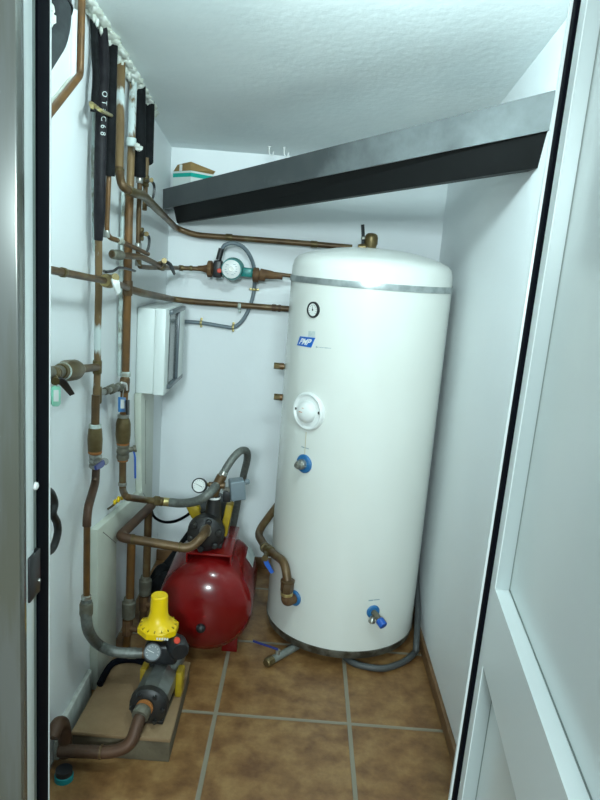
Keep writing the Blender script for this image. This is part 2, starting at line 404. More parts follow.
# opened carton lying on the beam
e1 = V((-.72,.69,0)).normalized(); e2 = V((.69,.72,0)).normalized()
cc = D(191, 170.5, 2.92)
ct = thing('cardboard_box', 'opened cardboard box with white and green print lying on the steel beam', 'box', (cc.x, cc.y+.04, 1.745))
def carton_face(bm, z0, z1, g, a=.125, b=.115):
    o = V((cc.x, cc.y, 0)) - (e1+e2)*g
    a += 2*g; b += 2*g
    prism(bm, [o+V((0,0,z0)), o+e1*a+V((0,0,z0)), o+e1*a+e2*b+V((0,0,z0)), o+e2*b+V((0,0,z0))], (0,0,z1-z0))
zt = cc.z
bm = N(); carton_face(bm, 1.752, zt-.0, 0); part('carton', bm, M['card_white'], ct)
bm = N(); carton_face(bm, zt-.024, zt-.008, .0006); part('green_stripe', bm, M['card_green'], ct, 'green printed stripe')
o = V((cc.x, cc.y, zt))
for nm, p, q, h0, h1, t in (('flap', o, o+e1*.125, V((0,0,.034))-e2*.004, V((0,0,.030))+e2*.02, e2*.003), ('flap', o, o+e2*.115, V((0,0,.034))-e1*.0, V((0,0,.012))-e1*.015, e1*.003)):
    bm = N(); prism(bm, [p, q, q+h1, p+h0], t); part(nm, bm, M['card'], ct, 'brown cardboard flap standing open')
bm = N(); s = o+e1*.055-e2*.0045; prism(bm, [s, s+e1*.018, s+e1*.018+V((0,0,.025)), s+V((0,0,.025))], -e2*.0015); part('paper_label', bm, M['white'], ct, 'small white paper label')

# two hooks on the ceiling
for k, (hx, hy) in enumerate(((269, 153), (284, 154))):
    bm = N(); p = D(hx, hy, 3.0); p.z = ceil_z(3.0)
    tube(bm, [p+V((0,0,.004)), p-V((0,0,.03)), p+V((.016,0,-.04)), p+V((.02,0,-.02))], .003, .01, 8)
    lathe(bm, p-V((0,0,.004)), (0,0,1), [(0,.007),(.004,.007)], 12)
    solo('ceiling_hook', bm, M['white'], ('left' if k == 0 else 'right')+' one of two small white hooks on the ceiling above the beam', 'hook', 'ceiling hooks above the beam')

# ------------------------------------------------------------------ water heater tank
TX, TY, TR = .238, 2.632, .304
TB, TBAND = .035, 1.4225
tk = thing('hot_water_tank', 'tall cream cylindrical hot water tank with domed top on the tiled floor', 'water tank', (TX, TY, 0))
bm = N(); lathe(bm, (TX,TY,0), (0,0,1), [(.060,TR-.004),(.064,TR),(TBAND,TR)], 96); part('body', bm, M['tank'], tk)
bm = N(); lathe(bm, (TX,TY,0), (0,0,1), [(.031,TR-.03),(.031,TR-.008),(.034,TR-.004),(.058,TR+.0005),(.060,TR+.003),(.066,TR+.003),(.067,TR-.01)], 96); br_ = part('base_ring', bm, M['base_ring'], tk, 'stained metal base ring')
for k in range(3):
    a = k*2*PI/3+1.1
    bm = N(); lathe(bm, (TX+.2*math.cos(a), TY+.2*math.sin(a), 0), (0,0,1), [(0,.025),(.032,.025)], 16); part('foot', bm, M['black'], tk, 'short dark foot')
bm = N(); lathe(bm, (TX,TY,TBAND-.003), (0,0,1), [(0,TR),(0,TR+.003),(.006,TR+.0035),(.015,TR+.0035),(.022,TR+.003),(.022,TR)], 96); part('band', bm, M['band'], tk, 'dull metal band')
bm = N()
pr = [(0, TR-.001), (.035, TR-.002), (.058, TR-.008), (.074, TR-.022), (.088, TR-.055), (.101, TR-.105), (.112, TR-.16), (.119, TR-.22), (.122, 0)]
# finer shoulder
fine = []
for (a, b), (c, d) in zip(pr, pr[1:]):
    fine += [(a, b)]
fine.append(pr[-1])
lathe(bm, (TX,TY,TBAND+.018), (0,0,1), fine, 96); part('dome_lid', bm, M['tank_dome'], tk, sharp=60)

def tank_ray(px, py, r=TR):
    d = ray(px, py); ox, oy = CAMP.x-TX, CAMP.y-TY
    a = d.x**2+d.y**2; b = 2*(ox*d.x+oy*d.y); c = ox*ox+oy*oy-r*r
    disc = max(0, b*b-4*a*c); t = (-b-math.sqrt(disc))/(2*a); return CAMP+d*t
def tz(px, py):
    p = tank_ray(px, py); return math.atan2(p.y-TY, p.x-TX), p.z
def cyl(th, z, r): return V((TX+r*math.cos(th), TY+r*math.sin(th), z))
def nrm(px, py):
    th, z = tz(px, py); return cyl(th, z, TR), V((math.cos(th), math.sin(th), 0))
def wrap_patch(bm, corners, r0, r1, nu=8, nv=3):
    """corners: (theta, z) tl, tr, br, bl -> thin curved plate on the tank"""
    def at(u, v, r):
        a = [corners[0][i]*(1-u)+corners[1][i]*u for i in (0,1)]; b = [corners[3][i]*(1-u)+corners[2][i]*u for i in (0,1)]
        return cyl(a[0]*(1-v)+b[0]*v, a[1]*(1-v)+b[1]*v, r)
    G = [[[bm.verts.new(at(i/nu, j/nv, r)) for i in range(nu+1)] for j in range(nv+1)] for r in (r0, r1)]
    for j in range(nv):
        for i in range(nu):
            for g in G: bm.faces.new((g[j][i], g[j][i+1], g[j+1][i+1], g[j+1][i]))
    for j in range(nv):
        for i in (0, nu): bm.faces.new((G[0][j][i], G[0][j+1][i], G[1][j+1][i], G[1][j][i]))
    for i in range(nu):
        for j in (0, nv): bm.faces.new((G[0][j][i], G[0][j][i+1], G[1][j][i+1], G[1][j][i]))
    return bm
def wrap_bar(bm, p, q, th_px, r1):
    """thin painted stroke between two photo points on the tank"""
    a, b = tz(*p), tz(*q); n = (b[0]-a[0], b[1]-a[1])
    k = th_px*.0035/2; ln_ = math.hypot(n[0]*TR, n[1]) or 1; ox, oz = -n[1]/ln_*k/TR, n[0]*TR/ln_*k
    return wrap_patch(bm, [(a[0]+ox,a[1]+oz),(b[0]+ox,b[1]+oz),(b[0]-ox,b[1]-oz),(a[0]-ox,a[1]-oz)], TR-.001, r1, 3, 1)

# thermometer
p, n = nrm(313.7, 309.8); s_ = V((n.y, -n.x, 0)); s_ = -s_ if s_.x < 0 else s_
bm = N(); lathe(bm, p-n*.003, n, [(0,.0285),(.008,.0285),(.010,.027),(.010,.0225),(.006,.0215)], 40); th = part('thermometer', bm, M['black'], tk, 'round thermometer with black rim')
bm = N(); lathe(bm, p, n, [(0,.022),(.0045,.022)], 40); dl = part('dial', bm, M['dial'], th)
bm = N()
uz = V((0,0,1))
for k in range(11):
    a = math.radians(-130+26*k); dv = s_*math.sin(a)+uz*math.cos(a)
    q = p+n*.0048; w = n.cross(dv)*.0006
    prism(bm, [q+dv*.015-w, q+dv*.019-w, q+dv*.019+w, q+dv*.015+w], n*.0004)
part('scale_marks', bm, M['ink'], th)
bm = N(); dv = (s_*-.25+uz).normalized(); w = n.cross(dv)*.0012; q = p+n*.0052
prism(bm, [q-dv*.004-w, q+dv*.015-w*.3, q+dv*.015+w*.3, q-dv*.004+w], n*.0006); lathe(bm, q, n, [(0,.003),(.0015,.003)], 12); part('needle', bm, M['ink'], th)

# badge
cor = [tz(300.2,336.2), tz(315.4,337.8), tz(311.2,347.6), tz(297.2,345.2)]
bm = N(); wrap_patch(bm, cor, TR-.001, TR+.0012); bg = part('badge', bm, M['logo_blue'], tk, 'blue slanted badge with white lettering')
me = text_mesh('PMP', 1.0, shear=.25, offset=.035, spacing=1.0)
xs = [v.co.x for v in me.vertices]; ys = [v.co.y for v in me.vertices]; x0, x1, y0_, y1_ = min(xs), max(xs), min(ys), max(ys)
for v in me.vertices:
    u = .12+.76*(v.co.x-x0)/(x1-x0); w = .82-.64*(v.co.y-y0_)/(y1_-y0_)
    sh = u
    a = [cor[0][i]*(1-sh)+cor[1][i]*sh for i in (0,1)]; b = [cor[3][i]*(1-sh)+cor[2][i]*sh for i in (0,1)]
    v.co = cyl(a[0]*(1-w)+b[0]*w, a[1]*(1-w)+b[1]*w, TR+.0016)
link_me('lettering', me, M['white'], bg)
bm = N(); wrap_patch(bm, [tz(308.4,330.8), tz(315.2,331.4), tz(315.4,337.4), tz(308.2,336.8)], TR-.001, TR+.0006); part('sticker', bm, M['sticker'], tk, 'small grey sticker')
bm = N(); x = 316.0
while x < 331.5:
    w = random.choice((.5,.8,1.1)); h = random.uniform(.5,1.3)*(1.5 if x < 319 else .8)
    y = 347.0+(x-316)*.09
    wrap_bar(bm, (x, y), (x+w, y+w*.09), h, TR+.0006); x += w+random.choice((.35,.5,.9))
part('fine_print', bm, M['ink_grey'], tk, 'faded grey line of small print')

# inspection cover
p, n = nrm(308.7, 411.2)
bm = N(); lathe(bm, p-n*.012, n, [(0,.070),(.018,.070),(.022,.068),(.024,.064),(.022,.059),(.018,.056),(.018,0)], 56); cv = part('inspection_cover', bm, M['white'], tk, 'round white inspection cover')
bm = N(); q = tank_ray(307.2, 412.0, TR+.012); lathe(bm, V((p.x,p.y,q.z))+n*.005, n, [(0,.040),(.010,.040),(.016,.038),(.022,.032),(.026,.022),(.028,.010),(.0285,0)], 40); cd = part('centre_cap', bm, M['white'], cv)
for px, py in ((295.9,408.3),(319.6,413.0)):
    q = tank_ray(px, py, TR+.010); bm = N(); lathe(bm, q-n*.004, n, [(0,.006),(.008,.006),(.009,.005)], 6); part('bolt', bm, M['ink'], cv, 'dark bolt head')
bm = N(); s_ = V((-n.y, n.x, 0)); s_ = -s_ if s_.x < 0 else s_
q = V((p.x,p.y,p.z))+n*.0338
for dx, dz, wd in ((-.010,-.001,.016), (-.002,.014,.009)):
    c = q+s_*dx+uz*dz-n*.0015*(abs(dz) > .01)
    prism(bm, [c-s_*wd/2-uz*.0012, c+s_*wd/2-uz*.0012, c+s_*wd/2+uz*.0012, c-s_*wd/2+uz*.0012], -n*.006)
part('cap_print', bm, M['ink_orange'], cd, 'faint orange print')
bm = N(); wrap_bar(bm, (306.2,432), (304.6,455), .9, TR+.0004); part('stain', bm, M['ink_rust'], tk, 'thin yellowish drip streak')
bm = N(); wrap_bar(bm, (301.5,446.6), (304.5,447.6), .9, TR+.0006); wrap_bar(bm, (305.2,447.8), (309.0,448.9), .7, TR+.0006); part('fine_print', bm, M['ink_grey'], tk, 'tiny grey print above blue ring')
# capped outlet with blue ring
p, n = nrm(304.3, 463.6)
bm = N(); lathe(bm, p-n*.01, n, [(0,.035),(.014,.035),(.018,.031),(.018,.018)], 40); rg = part('blue_ring', bm, M['blue_ring'], tk, 'blue plastic ring')
bm = N(); lathe(bm, p, n, [(0,.019),(.022,.019),(.024,.016),(.034,.016),(.036,.013)], 24); kb = part('plug', bm, M['nickel'], rg, 'pale metal plug')
bm = N(); lathe(bm, p+n*.034, n, [(0,.010),(.012,.010)], 6); part('hex_head', bm, M['nickel'], kb)
# drain tap
p, n = nrm(373.0, 611.5)
bm = N(); lathe(bm, p-n*.01, n, [(0,.026),(.013,.026),(.017,.022),(.017,.012)], 32); dr = part('drain_tap', bm, M['blue_ring'], tk, 'drain tap with blue collar')
tipv = (n*.7+V((.30,0,-.45))).normalized()
bm = N(); tube(bm, [p, p+n*.03, p+n*.03+tipv*.03], .0115, .02, 14); part('spout', bm, M['cast_grey'], dr, 'grey metal spout')
bm = N(); q = p+n*.03+tipv*.018; lathe(bm, q, tipv, [(0,.013),(.004,.0165),(.028,.0165),(.030,.014)], 20); part('tap_cap', bm, M['blue_lever'], dr, 'bright blue tap cap')
bm = N(); lathe(bm, p+n*.028+V((-.012,0,-.006)), V((-.1,-.2,-1)), [(0,.010),(.012,.010),(.018,.014),(.024,.012)], 16); part('outlet', bm, M['nickel'], dr, 'small metal outlet')
bm = N(); wrap_bar(bm, (368.5,600.6), (373.0,600.2), 1.3, TR+.0006); wrap_bar(bm, (373.5,600.0), (379.5,599.4), .9, TR+.0006); part('fine_print', bm, M['ink_grey'], tk, 'tiny dark print above drain tap')
# two capped stubs on the side
for py in (366.0, 397.0):
    bm = N(); a = D(287, py+.8, 2.66); b = D(274.0, py-.3, 2.66); d = b-a
    lathe(bm, a, d, [(0,.010),(d.length*.55,.010),(d.length*.55,.013),(d.length,.013)], 6)
    st = part('capped_stub', bm, M['brass'], tk, 'brass capped stub')
    bm = N(); lathe(bm, a+d*.25, d, [(0,.0135),(d.length*.3,.0135)], 20); part('collar', bm, M['copper_bright'], st, 'copper coloured collar')

# ------------------------------------------------------------------ valves and pipes
def ring(bm, p, axis, r, ln_, seg=20): return lathe(bm, V(p)-V(axis).normalized()*ln_/2, axis, [(0,r*.92),(ln_*.12,r),(ln_*.88,r),(ln_,r*.92)], seg)
def hexnut(bm, p, axis, r, ln_): return lathe(bm, V(p)-V(axis).normalized()*ln_/2, axis, [(0,r*.9),(ln_*.12,r),(ln_*.88,r),(ln_,r*.9)], 6)
def valve(label, p, axis, r, ln_, stem, lever, mb, mh, group=None, wide=.011, hand_lab=None):
    """ball valve: body with hex ends on the pipe, stem, flat lever (list of points from the stem)"""
    p, axis, stem = V(p), V(axis).normalized(), V(stem)
    t = thing('ball_valve', label, 'valve', p, group)
    bm = N(); lathe(bm, p-axis*ln_/2, axis, [(0,r*.85),(ln_*.1,r),(ln_*.28,r),(ln_*.3,r*.82),(ln_*.4,r*1.02),(ln_*.6,r*1.02),(ln_*.7,r*.82),(ln_*.72,r),(ln_*.9,r),(ln_,r*.85)], 16)
    part('body', bm, mb, t)
    bm = N(); lathe(bm, p+stem.normalized()*r*.7, stem, [(0,r*.5),(stem.length-r*.7,r*.42),(stem.length-r*.6,r*.6),(stem.length-r*.2,r*.6)], 12); part('stem', bm, mb, t)
    pts = round_path([p+stem]+[V(q) for q in lever], .02, 4); bm = N()
    n = len(pts); rows = []
    for i, q in enumerate(pts):
        d = (pts[min(i+1,n-1)]-pts[max(i-1,0)]).normalized()
        s = d.cross(stem)
        s = s.normalized() if s.length > .15*stem.length else d.cross(axis).normalized()
        h = s.cross(d).normalized()
        w = wide*(.7 if i in (0, n-1) else 1)/2
        rows.append([bm.verts.new(q+s*w+h*.003), bm.verts.new(q-s*w+h*.003), bm.verts.new(q-s*w-h*.003), bm.verts.new(q+s*w-h*.003)])
    for a, b in zip(rows, rows[1:]):
        for k in range(4): bm.faces.new((a[k], a[(k+1)%4], b[(k+1)%4], b[k]))
    bm.faces.new(rows[0][::-1]); bm.faces.new(rows[-1])
    part('lever', bm, mh, t, hand_lab)
    return t
UP = V((0,0,1)); OUT = V((1,0,0)); FRONT = V((0,-1,0))

def on_ceil(p): return V((p.x, p.y, ceil_z(p.y)-.001))
# --- insulated pipes and risers at the ceiling
a = L(101,34,.018)
bm = N(); hose(bm, [on_ceil(a), L(103.5,60,.03), L(101.5,115,.04), L(100,170,.045), L(99.5,212,.045), L(98.5,240,.04)], lambda t: .016-.004*max(0,t-.8)*5, 14)
sl = solo('insulated_pipe', bm, M['black_plum'], 'long black sleeved pipe with pale printed marks hanging from the ceiling', 'pipe')
me = text_mesh('O T = C 6 8', .02, spacing=1.15)
xs = [v.co.x for v in me.vertices]; x0, x1 = min(xs), max(xs)
for v in me.vertices:
    u = (v.co.x-x0)/(x1-x0); q = L(102.0-1.4*u, 92+44*u, .05)
    ang = -v.co.y/.016
    c0 = V((XL+.0505-.0002, 0, q.z)); yy = L(102.2-1.9*u, 92+44*u, .05).y
    dirn = V((.60,-.80,0)); sid = V((.80,.60,0))
    v.co = V((XL+.051, yy, q.z)) + (dirn*math.cos(ang)-sid*math.sin(ang))*.0168
link_me('printed_marks', me, M['sticker'], sl)
bm = N(); a = L(112,47,.02); hose(bm, [on_ceil(a), L(111,75,.03), L(110,120,.045), L(109,176,.042)], .017, 14)
solo('insulated_pipe', bm, M['black_foam'], 'shorter black foam pipe sleeve beside the printed one, ending above the small copper drop', 'pipe')
bm = N(); a = L(93.5,31,.012); hose(bm, [on_ceil(a), L(95,55,.02), L(96,80,.035), L(94,112,.03)], .010, 12)
solo('insulated_pipe', bm, M['black_foam'], 'thin black sleeve left of the printed sleeved pipe, nearest the door', 'pipe')
bm = N(); hose(bm, [L(94,108,.014), L(93,160,.012), L(93.5,215,.012), L(94,246,.012), L(96,251,.014)], .005, 8)
solo('cable_conduit', bm, M['white_paint_pipe'], 'thin paint-smeared conduit running down beside the black sleeved pipe', 'conduit')
bm = N(); hose(bm, [L(90.5,103,.02), L(95,106,.05), L(100,110,.075), L(106,113,.07), L(112,116,.05)], .005, 8)
for q in (L(91.5,104,.03), L(93,106,.05)): blob(bm, q, .008, jit=.3, sub=1)
solo('pipe_strap', bm, M['brass_bright'], 'yellowish strap binding the black sleeved pipes together', 'strap')

# copper drop below the shorter sleeve, turning to the right
bm = N(); tube(bm, [L(109,170,.042), L(106.5,237,.042), L(120,241,.064), L(148,254,.078)], .0075, .03, 10)
cd_ = solo('copper_pipe', bm, M['copper_bright'], 'thin copper pipe dropping from the shorter black sleeve then turning right', 'pipe')
bm = N(); q = L(120.5,241.2,.0645); ring(bm, q, L(130,246,.068)-q, .0105, .03); part('solder_joint', bm, M['white_paint_pipe'], cd_, 'pale solder joint')
bm = N(); ring(bm, L(106.6,234,.042), UP, .0095, .02); part('elbow_collar', bm, M['nickel'], cd_)

# main left riser (continues the printed sleeve downwards)
bm = N(); tube(bm, [L(98.5,238,.04), L(98.8,290,.038), L(97.5,340,.036), L(97.5,372,.036), L(96.5,395,.036), L(95.5,425,.036)], .0105, .03)
pb = solo('copper_pipe', bm, M['copper_painted'], 'white-smeared copper riser below the printed black sleeve', 'pipe')
bm = N()
for py, ln_, r in ((367,.04,.0135), (395,.05,.0135)): ring(bm, L(97.3,py,.036), UP, r, ln_)
parts('tee_fitting', bm, M['brass'], pb, 'brass tee fitting')
bm = N(); tube(bm, [L(95.8,395,.036), L(95.2,427,.036)], .0125, .02); part('lower_tube', bm, M['copper'], pb, 'brown bare copper length')
# check valve below
t = thing('check_valve', 'barrel-shaped brass check valve on the left riser with orange sealant rings', 'valve', L(95,458,.036))
a, b = L(95.2,426,.036), L(95,453,.036)
bm = N(); lathe(bm, b, a-b, [(0,.018),((a-b).length*.12,.021),((a-b).length*.5,.0225),((a-b).length*.88,.020),((a-b).length,.016)], 20); part('body', bm, M['brass'], t)
bm = N(); ring(bm, a, UP, .0185, .012); part('top_ring', bm, M['white_paint_pipe'], t, 'pale painted ring')
bm = N(); ring(bm, b+UP*.006, UP, .0205, .016); part('sealant_ring', bm, M['thread'], t, 'orange sealant ring')
pv = L(95.5,461,.036)
valve('grey valve with short navy lever under the barrel-shaped check valve on the left riser', pv, UP, .019, .045, L(104,461.5,.085)-pv, [L(101,465,.095), L(95.5,468,.10)], M['nickel'], M['blue_dark'], wide=.016, hand_lab='navy blue lever grip')
bm = N(); tube(bm, [L(96,468,.036), L(95.5,482,.04), L(88,508,.06), L(87,520,.063), L(86.8,526,.063)], .0125, .03)
solo('pipe_offset', bm, M['copper_dull'], 'grey-brown bent pipe offset below the navy-lever valve', 'pipe')
bm = N(); tube(bm, [L(87,524,.063), L(86.5,602,.063)], .0098)
pq = solo('copper_pipe', bm, M['copper_bright'], 'straight lower copper length of the left riser above the grey hose', 'pipe')
bm = N()
for py in (597, 602): ring(bm, L(86.3,py,.063), UP, .0145, .012)
parts('clamp', bm, M['nickel'], pq, 'shiny metal clamp ring')

# second riser, white-painted companion and valve train
p1_top = L(121.5,72,.04)
bm = N(); tube(bm, [on_ceil(L(121,62,.016)), L(120,125,.035), L(119,172,.05), L(122,187,.07), L(134,193,.085), L(143,195,.085), L(160,212,.055), B(176,228,.05), B(195,235,.05), B(300,243,.05), B(352,247.5,.05)], .0128, .04, 14)
bmp = N(); sweep(bmp, round_path([on_ceil(L(121,62,.016)), L(120,125,.035), L(119.1,168,.049)], .04), .0133, 14)
tp = solo('copper_pipe', bm, M['copper'], 'long copper pipe from the ceiling turning diagonally under the beam to the tank', 'pipe')
part('painted_length', bmp, M['copper_painted'], tp, 'white-smeared upper length')
bm = N(); ring(bm, L(119.1,172,.05), UP, .0155, .02); ring(bm, L(150.5,202.7,.0715), L(160,212,.055)-L(143,195,.085), .0155, .012); ring(bm, B(229,237.3,.05), OUT, .015, .03); ring(bm, B(314,244.2,.05), OUT, .015, .03)
parts('coupling', bm, M['brass'], tp, 'brass coupling')
bm = N(); tube(bm, [L(128,190.3,.0775), L(134,193,.085), L(143,195,.085), L(160,212,.055)], .0145, .04, 14); part('sleeve', bm, M['brass'], tp, 'thicker brassy bend')
bm = N(); tube(bm, [on_ceil(L(133.5,76,.016)), L(132,125,.035), L(129.8,195,.042)], .0125, .04, 14)
rp = solo('copper_pipe', bm, M['copper_painted'], 'paint-streaked copper pipe from the ceiling between the long bend and the black foam sleeves', 'pipe')
bm = N(); ring(bm, L(131.3,142,.045), UP, .0155, .025); parts('coupling', bm, M['white_paint_pipe'], rp)
bm = N(); tube(bm, [L(129.8,190,.038), L(128.3,242,.038), L(127.5,290,.038), L(125.5,374,.038), L(124,400,.038), L(123.5,420,.038)], .0135, .03, 14)
rc = solo('copper_pipe', bm, M['copper_bright'], 'thick orange-brown copper riser left of the electrical cabinet', 'pipe')
bm = N()
for px, py, l2 in ((127.6,288,.05), (125.0,381,.02), (124.7,385,.05)): ring(bm, L(px,py,.038), UP, .0168, l2)
parts('tee_fitting', bm, M['copper'], rc)
bm = N(); ring(bm, L(125.6,374,.038), UP, .0172, .018); part('painted_ring', bm, M['white_paint_pipe'], rc, 'pale painted ring')
bm = N(); tube(bm, [L(123.8,190,.018), L(122.5,240,.016), L(121,300,.016), L(119.8,376,.016)], .0085, .02)
solo('painted_pipe', bm, M['white_paint_pipe'], 'thin white-painted pipe close behind the thick orange-brown riser', 'pipe')
# check valve + grey valve with blue lever
t = thing('check_valve', 'barrel-shaped brass check valve under the blue key tag', 'valve', L(123,444,.038))
a, b = L(123.4,417,.038), L(123,444,.038); h = (a-b).length
bm = N(); lathe(bm, b, a-b, [(0,.020),(h*.1,.0235),(h*.35,.026),(h*.75,.0255),(h*.9,.022),(h,.017)], 22); part('body', bm, M['brass'], t)
bm = N(); ring(bm, b+UP*.008, UP, .0225, .02); part('sealant_ring', bm, M['thread'], t, 'orange sealant ring')
bm = N(); ring(bm, a+UP*.004, UP, .02, .012); part('top_ring', bm, M['nickel'], t, 'pale metal ring')
pv = L(123,451,.038)
valve('grey valve with long hanging blue lever below the barrel-shaped valve near the duct', pv, UP, .022, .062, L(133,449,.07)-pv, [L(135,456,.078), L(135.2,478,.078)], M['cast_grey'], M['blue_lever'], wide=.010, hand_lab='thin blue lever')
bm = N(); ring(bm, L(122.8,459.5,.038), UP, .0185, .012); solo('sealant_ring', bm, M['thread'], 'orange sealant ring under the grey valve with blue lever', 'sealant')
bm = N(); tube(bm, [L(122.8,459,.038), L(122.5,490,.038), L(126,497,.075), D(146,500,2.40), D(158,501.2,2.42)], .0125, .025, 14)
pe = solo('copper_pipe', bm, M['copper'], 'brown copper elbow pipe turning right from riser to the grey pump hose', 'pipe')
bm = N(); ring(bm, L(122.5,484,.038), UP, .0152, .012); part('ring', bm, M['nickel'], pe, 'pale metal ring')
d = D(158,501.2,2.42)-D(146,500,2.40)
bm = N(); hexnut(bm, D(156.5,501,2.417), d, .0195, .022); ring(bm, D(160.5,501.5,2.424), d, .017, .02); parts('coupling', bm, M['brass'], pe, 'yellow brass coupling')
bm = N(); ring(bm, D(167,502,2.43), d, .0165, .035); parts('crimp_sleeve', bm, M['brass_bright'], pe, 'shiny crimped sleeve')

# link between risers
pv = (L(97.5,392,.036)+L(123.5,385,.038))/2
bm = N(); tube(bm, [L(97.5,394,.036), L(124.5,385,.038)], .009)
lk = solo('link_pipe', bm, M['nickel'], 'short pale link pipe joining the two risers below the cabinet', 'pipe')
bm = N(); d = L(124.5,385,.038)-L(97.5,394,.036)
hexnut(bm, L(112,389,.037), d, .017, .04); ring(bm, L(106,391,.037), d, .0125, .03); ring(bm, L(119,387,.037), d, .015, .03); parts('union_nut', bm, M['cast_grey'], lk, 'greenish grey union nut')
bm = N(); tube(bm, [L(121.5,382.5,.06), L(126.5,384,.06), L(127,390,.058)], .0035, .01, 8)
solo('wire_loop', bm, M['white'], 'small white wire loop around the riser holding the blue tag', 'wire')
# blue tag + black lever beside it
tg = thing('key_tag', 'blue key tag with white insert hanging on the riser', 'key tag', L(122.5,412.5,.062))
cs = [L(119.3,397,.062), L(126,397.5,.062), L(126,412,.062), L(119.3,412,.062)]
bm = N(); prism(bm, cs, (-.004,0,0), .001); part('frame', bm, M['tag_blue'], tg)
cs = [L(121,399.5,.0635), L(124.4,399.8,.0635), L(124.4,408.5,.0635), L(121,408.5,.0635)]
bm = N(); prism(bm, cs, (-.002,0,0)); part('paper_insert', bm, M['white'], tg, 'white paper insert')
bm = N(); tube(bm, [L(124,388,.052), L(123,393,.062), L(122.6,398,.062)], .0018, .01, 6); part('ring', bm, M['nickel'], tg)
bm = N(); prism(bm, [L(127,400,.07), L(129.8,400,.07), L(129.6,415,.07), L(127.4,415,.07)], (-.005,0,0), .001)
solo('valve_lever', bm, M['black'], 'small black lever pointing down beside the blue key tag', 'lever')

# horizontal feed on the left at tag height
bm = N(); tube(bm, [L(38,374,.05), L(97.5,367,.036)], .0115)
fp = solo('copper_pipe', bm, M['copper'], 'short horizontal copper feed with a fat coupling above the pale green tag', 'pipe')
a, b = L(60,371.5,.047), L(81,369,.041); d = b-a
bm = N(); lathe(bm, a, d, [(0,.019),(d.length*.1,.021),(d.length*.3,.0275),(d.length*.65,.0275),(d.length*.85,.020),(d.length,.014)], 20); parts('coupling', bm, M['brass'], fp, 'fat brass barrel coupling')
bm = N(); ring(bm, a+d*.12, d, .0225, .01); part('ring', bm, M['white_paint_pipe'], fp, 'pale ring')
bm = N(); tube(bm, [L(40,374,.05), L(60,371.5,.047)], .0155); part('wide_end', bm, M['cast_grey'], fp)
pv = L(54,373,.05)
valve('black-lever valve at the jamb carrying the pale green key tag', pv, d, .0165, .04, L(55,380,.065)-pv, [L(62,381,.07), L(72,394,.07)], M['brass'], M['black'], wide=.018)
tg = thing('key_tag', 'pale green key tag hanging below the black valve lever', 'key tag', L(56,405,.07))
cs = [L(52,387.5,.07), L(54,386,.07), L(59,386,.07), L(60.8,387.5,.07), L(60.8,404,.07), L(58.5,406.5,.07), L(54,406.5,.07), L(52,404,.07)]
bm = N(); prism(bm, cs, (-.003,0,0), .0008); part('frame', bm, M['tag_green'], tg)
cs = [L(54,390,.0715), L(58.7,390,.0715), L(58.7,401.5,.0715), L(54,401.5,.0715)]
bm = N(); prism(bm, cs, (-.0015,0,0)); part('paper_insert', bm, M['white'], tg, 'pale paper insert')
bm = N(); tube(bm, [L(56.5,379,.066), L(56.8,387,.070)], .0018, .01, 6); part('ring', bm, M['nickel'], tg)

# upper horizontal feed with yellow valve and white lever
bm = N(); tube(bm, [L(36,267,.07), L(104,280.5,.075)], .0092)
uf = solo('copper_pipe', bm, M['copper'], 'straight copper pipe crossing from the jamb to the yellow brass valve', 'pipe')
bm = N(); d = L(104,280.5,.075)-L(36,267,.07); ring(bm, L(63,272.4,.072), d, .0115, .02); parts('coupling', bm, M['brass'], uf)
pv = L(108,281,.077)
v_ = valve('yellow brass valve with hanging white lever between the two risers', pv, d, .019, .05, L(114,278,.10)-pv, [L(116,283,.11), L(118.5,293,.11)], M['brass_yellow'], M['white'], wide=.022, hand_lab='white lever')
bm = N(); tube(bm, [L(112,281,.077), L(127.5,288,.045)], .0095); part('tail_pipe', bm, M['copper'], v_)
bm = N(); tube(bm, [L(104,271,.07), L(106,272,.10), L(114,271,.10), L(118,267.5,.10), L(126,268.5,.10), L(135,271,.10)], .004, .015, 8)
solo('valve_lever', bm, M['black'], 'thin black cranked lever just above the yellow brass valve', 'lever')

# black foam sleeves (right pair) with small valves
bm = N(); hose(bm, [on_ceil(L(140,84,.022)), L(140,110,.035), L(140,150,.05), L(140,177,.05)], .019, 14)
s1 = solo('insulated_pipe', bm, M['black_foam'], 'black foam sleeve left of the last pair near the corner', 'pipe')
bm = N()
for k in range(5): blob(bm, L(137+k*.8, 148+random.uniform(-3,3), .068), .009, jit=.35, sub=1)
part('plaster_splash', bm, M['plaster'], s1, 'white plaster splash')
bm = N(); hose(bm, [on_ceil(L(149.5,96,.022)), L(149,120,.03), L(148,158,.04), L(148,160,.04)], .019, 14)
solo('insulated_pipe', bm, M['black_foam'], 'shorter black foam sleeve, rightmost of the row and nearest the corner', 'pipe')
bm = N(); tube(bm, [L(140,174,.05), L(138.7,215,.045), L(138,258,.045), L(139.5,266.5,.05), L(148,267.5,.05), L(166,268,.05)], .0085, .02)
s2 = solo('copper_pipe', bm, M['copper'], 'narrow copper pipe below the left of the paired foam sleeves', 'pipe')
bm = N(); ring(bm, L(139.5,180,.049), UP, .012, .02); ring(bm, L(138.2,246,.045), UP, .012, .02); ring(bm, L(138.3,263,.045), UP, .012, .02); parts('fitting', bm, M['nickel'], s2, 'pale solder fitting')
pv = L(140,234,.046)
valve('small brass valve with looped black lever beside the corner, lower one', pv, UP, .0135, .045, L(146,234,.085)-pv, [L(149.5,237,.09), L(149,246,.09), L(147,252,.085)], M['brass'], M['black'], wide=.008)
bm = N(); tube(bm, [L(147,158,.04), L(146,178,.04), L(144.5,210,.045)], .0085, .02)
solo('copper_pipe', bm, M['copper_painted'], 'short copper tail below the rightmost foam sleeve', 'pipe')
pv = L(145.5,181,.042)
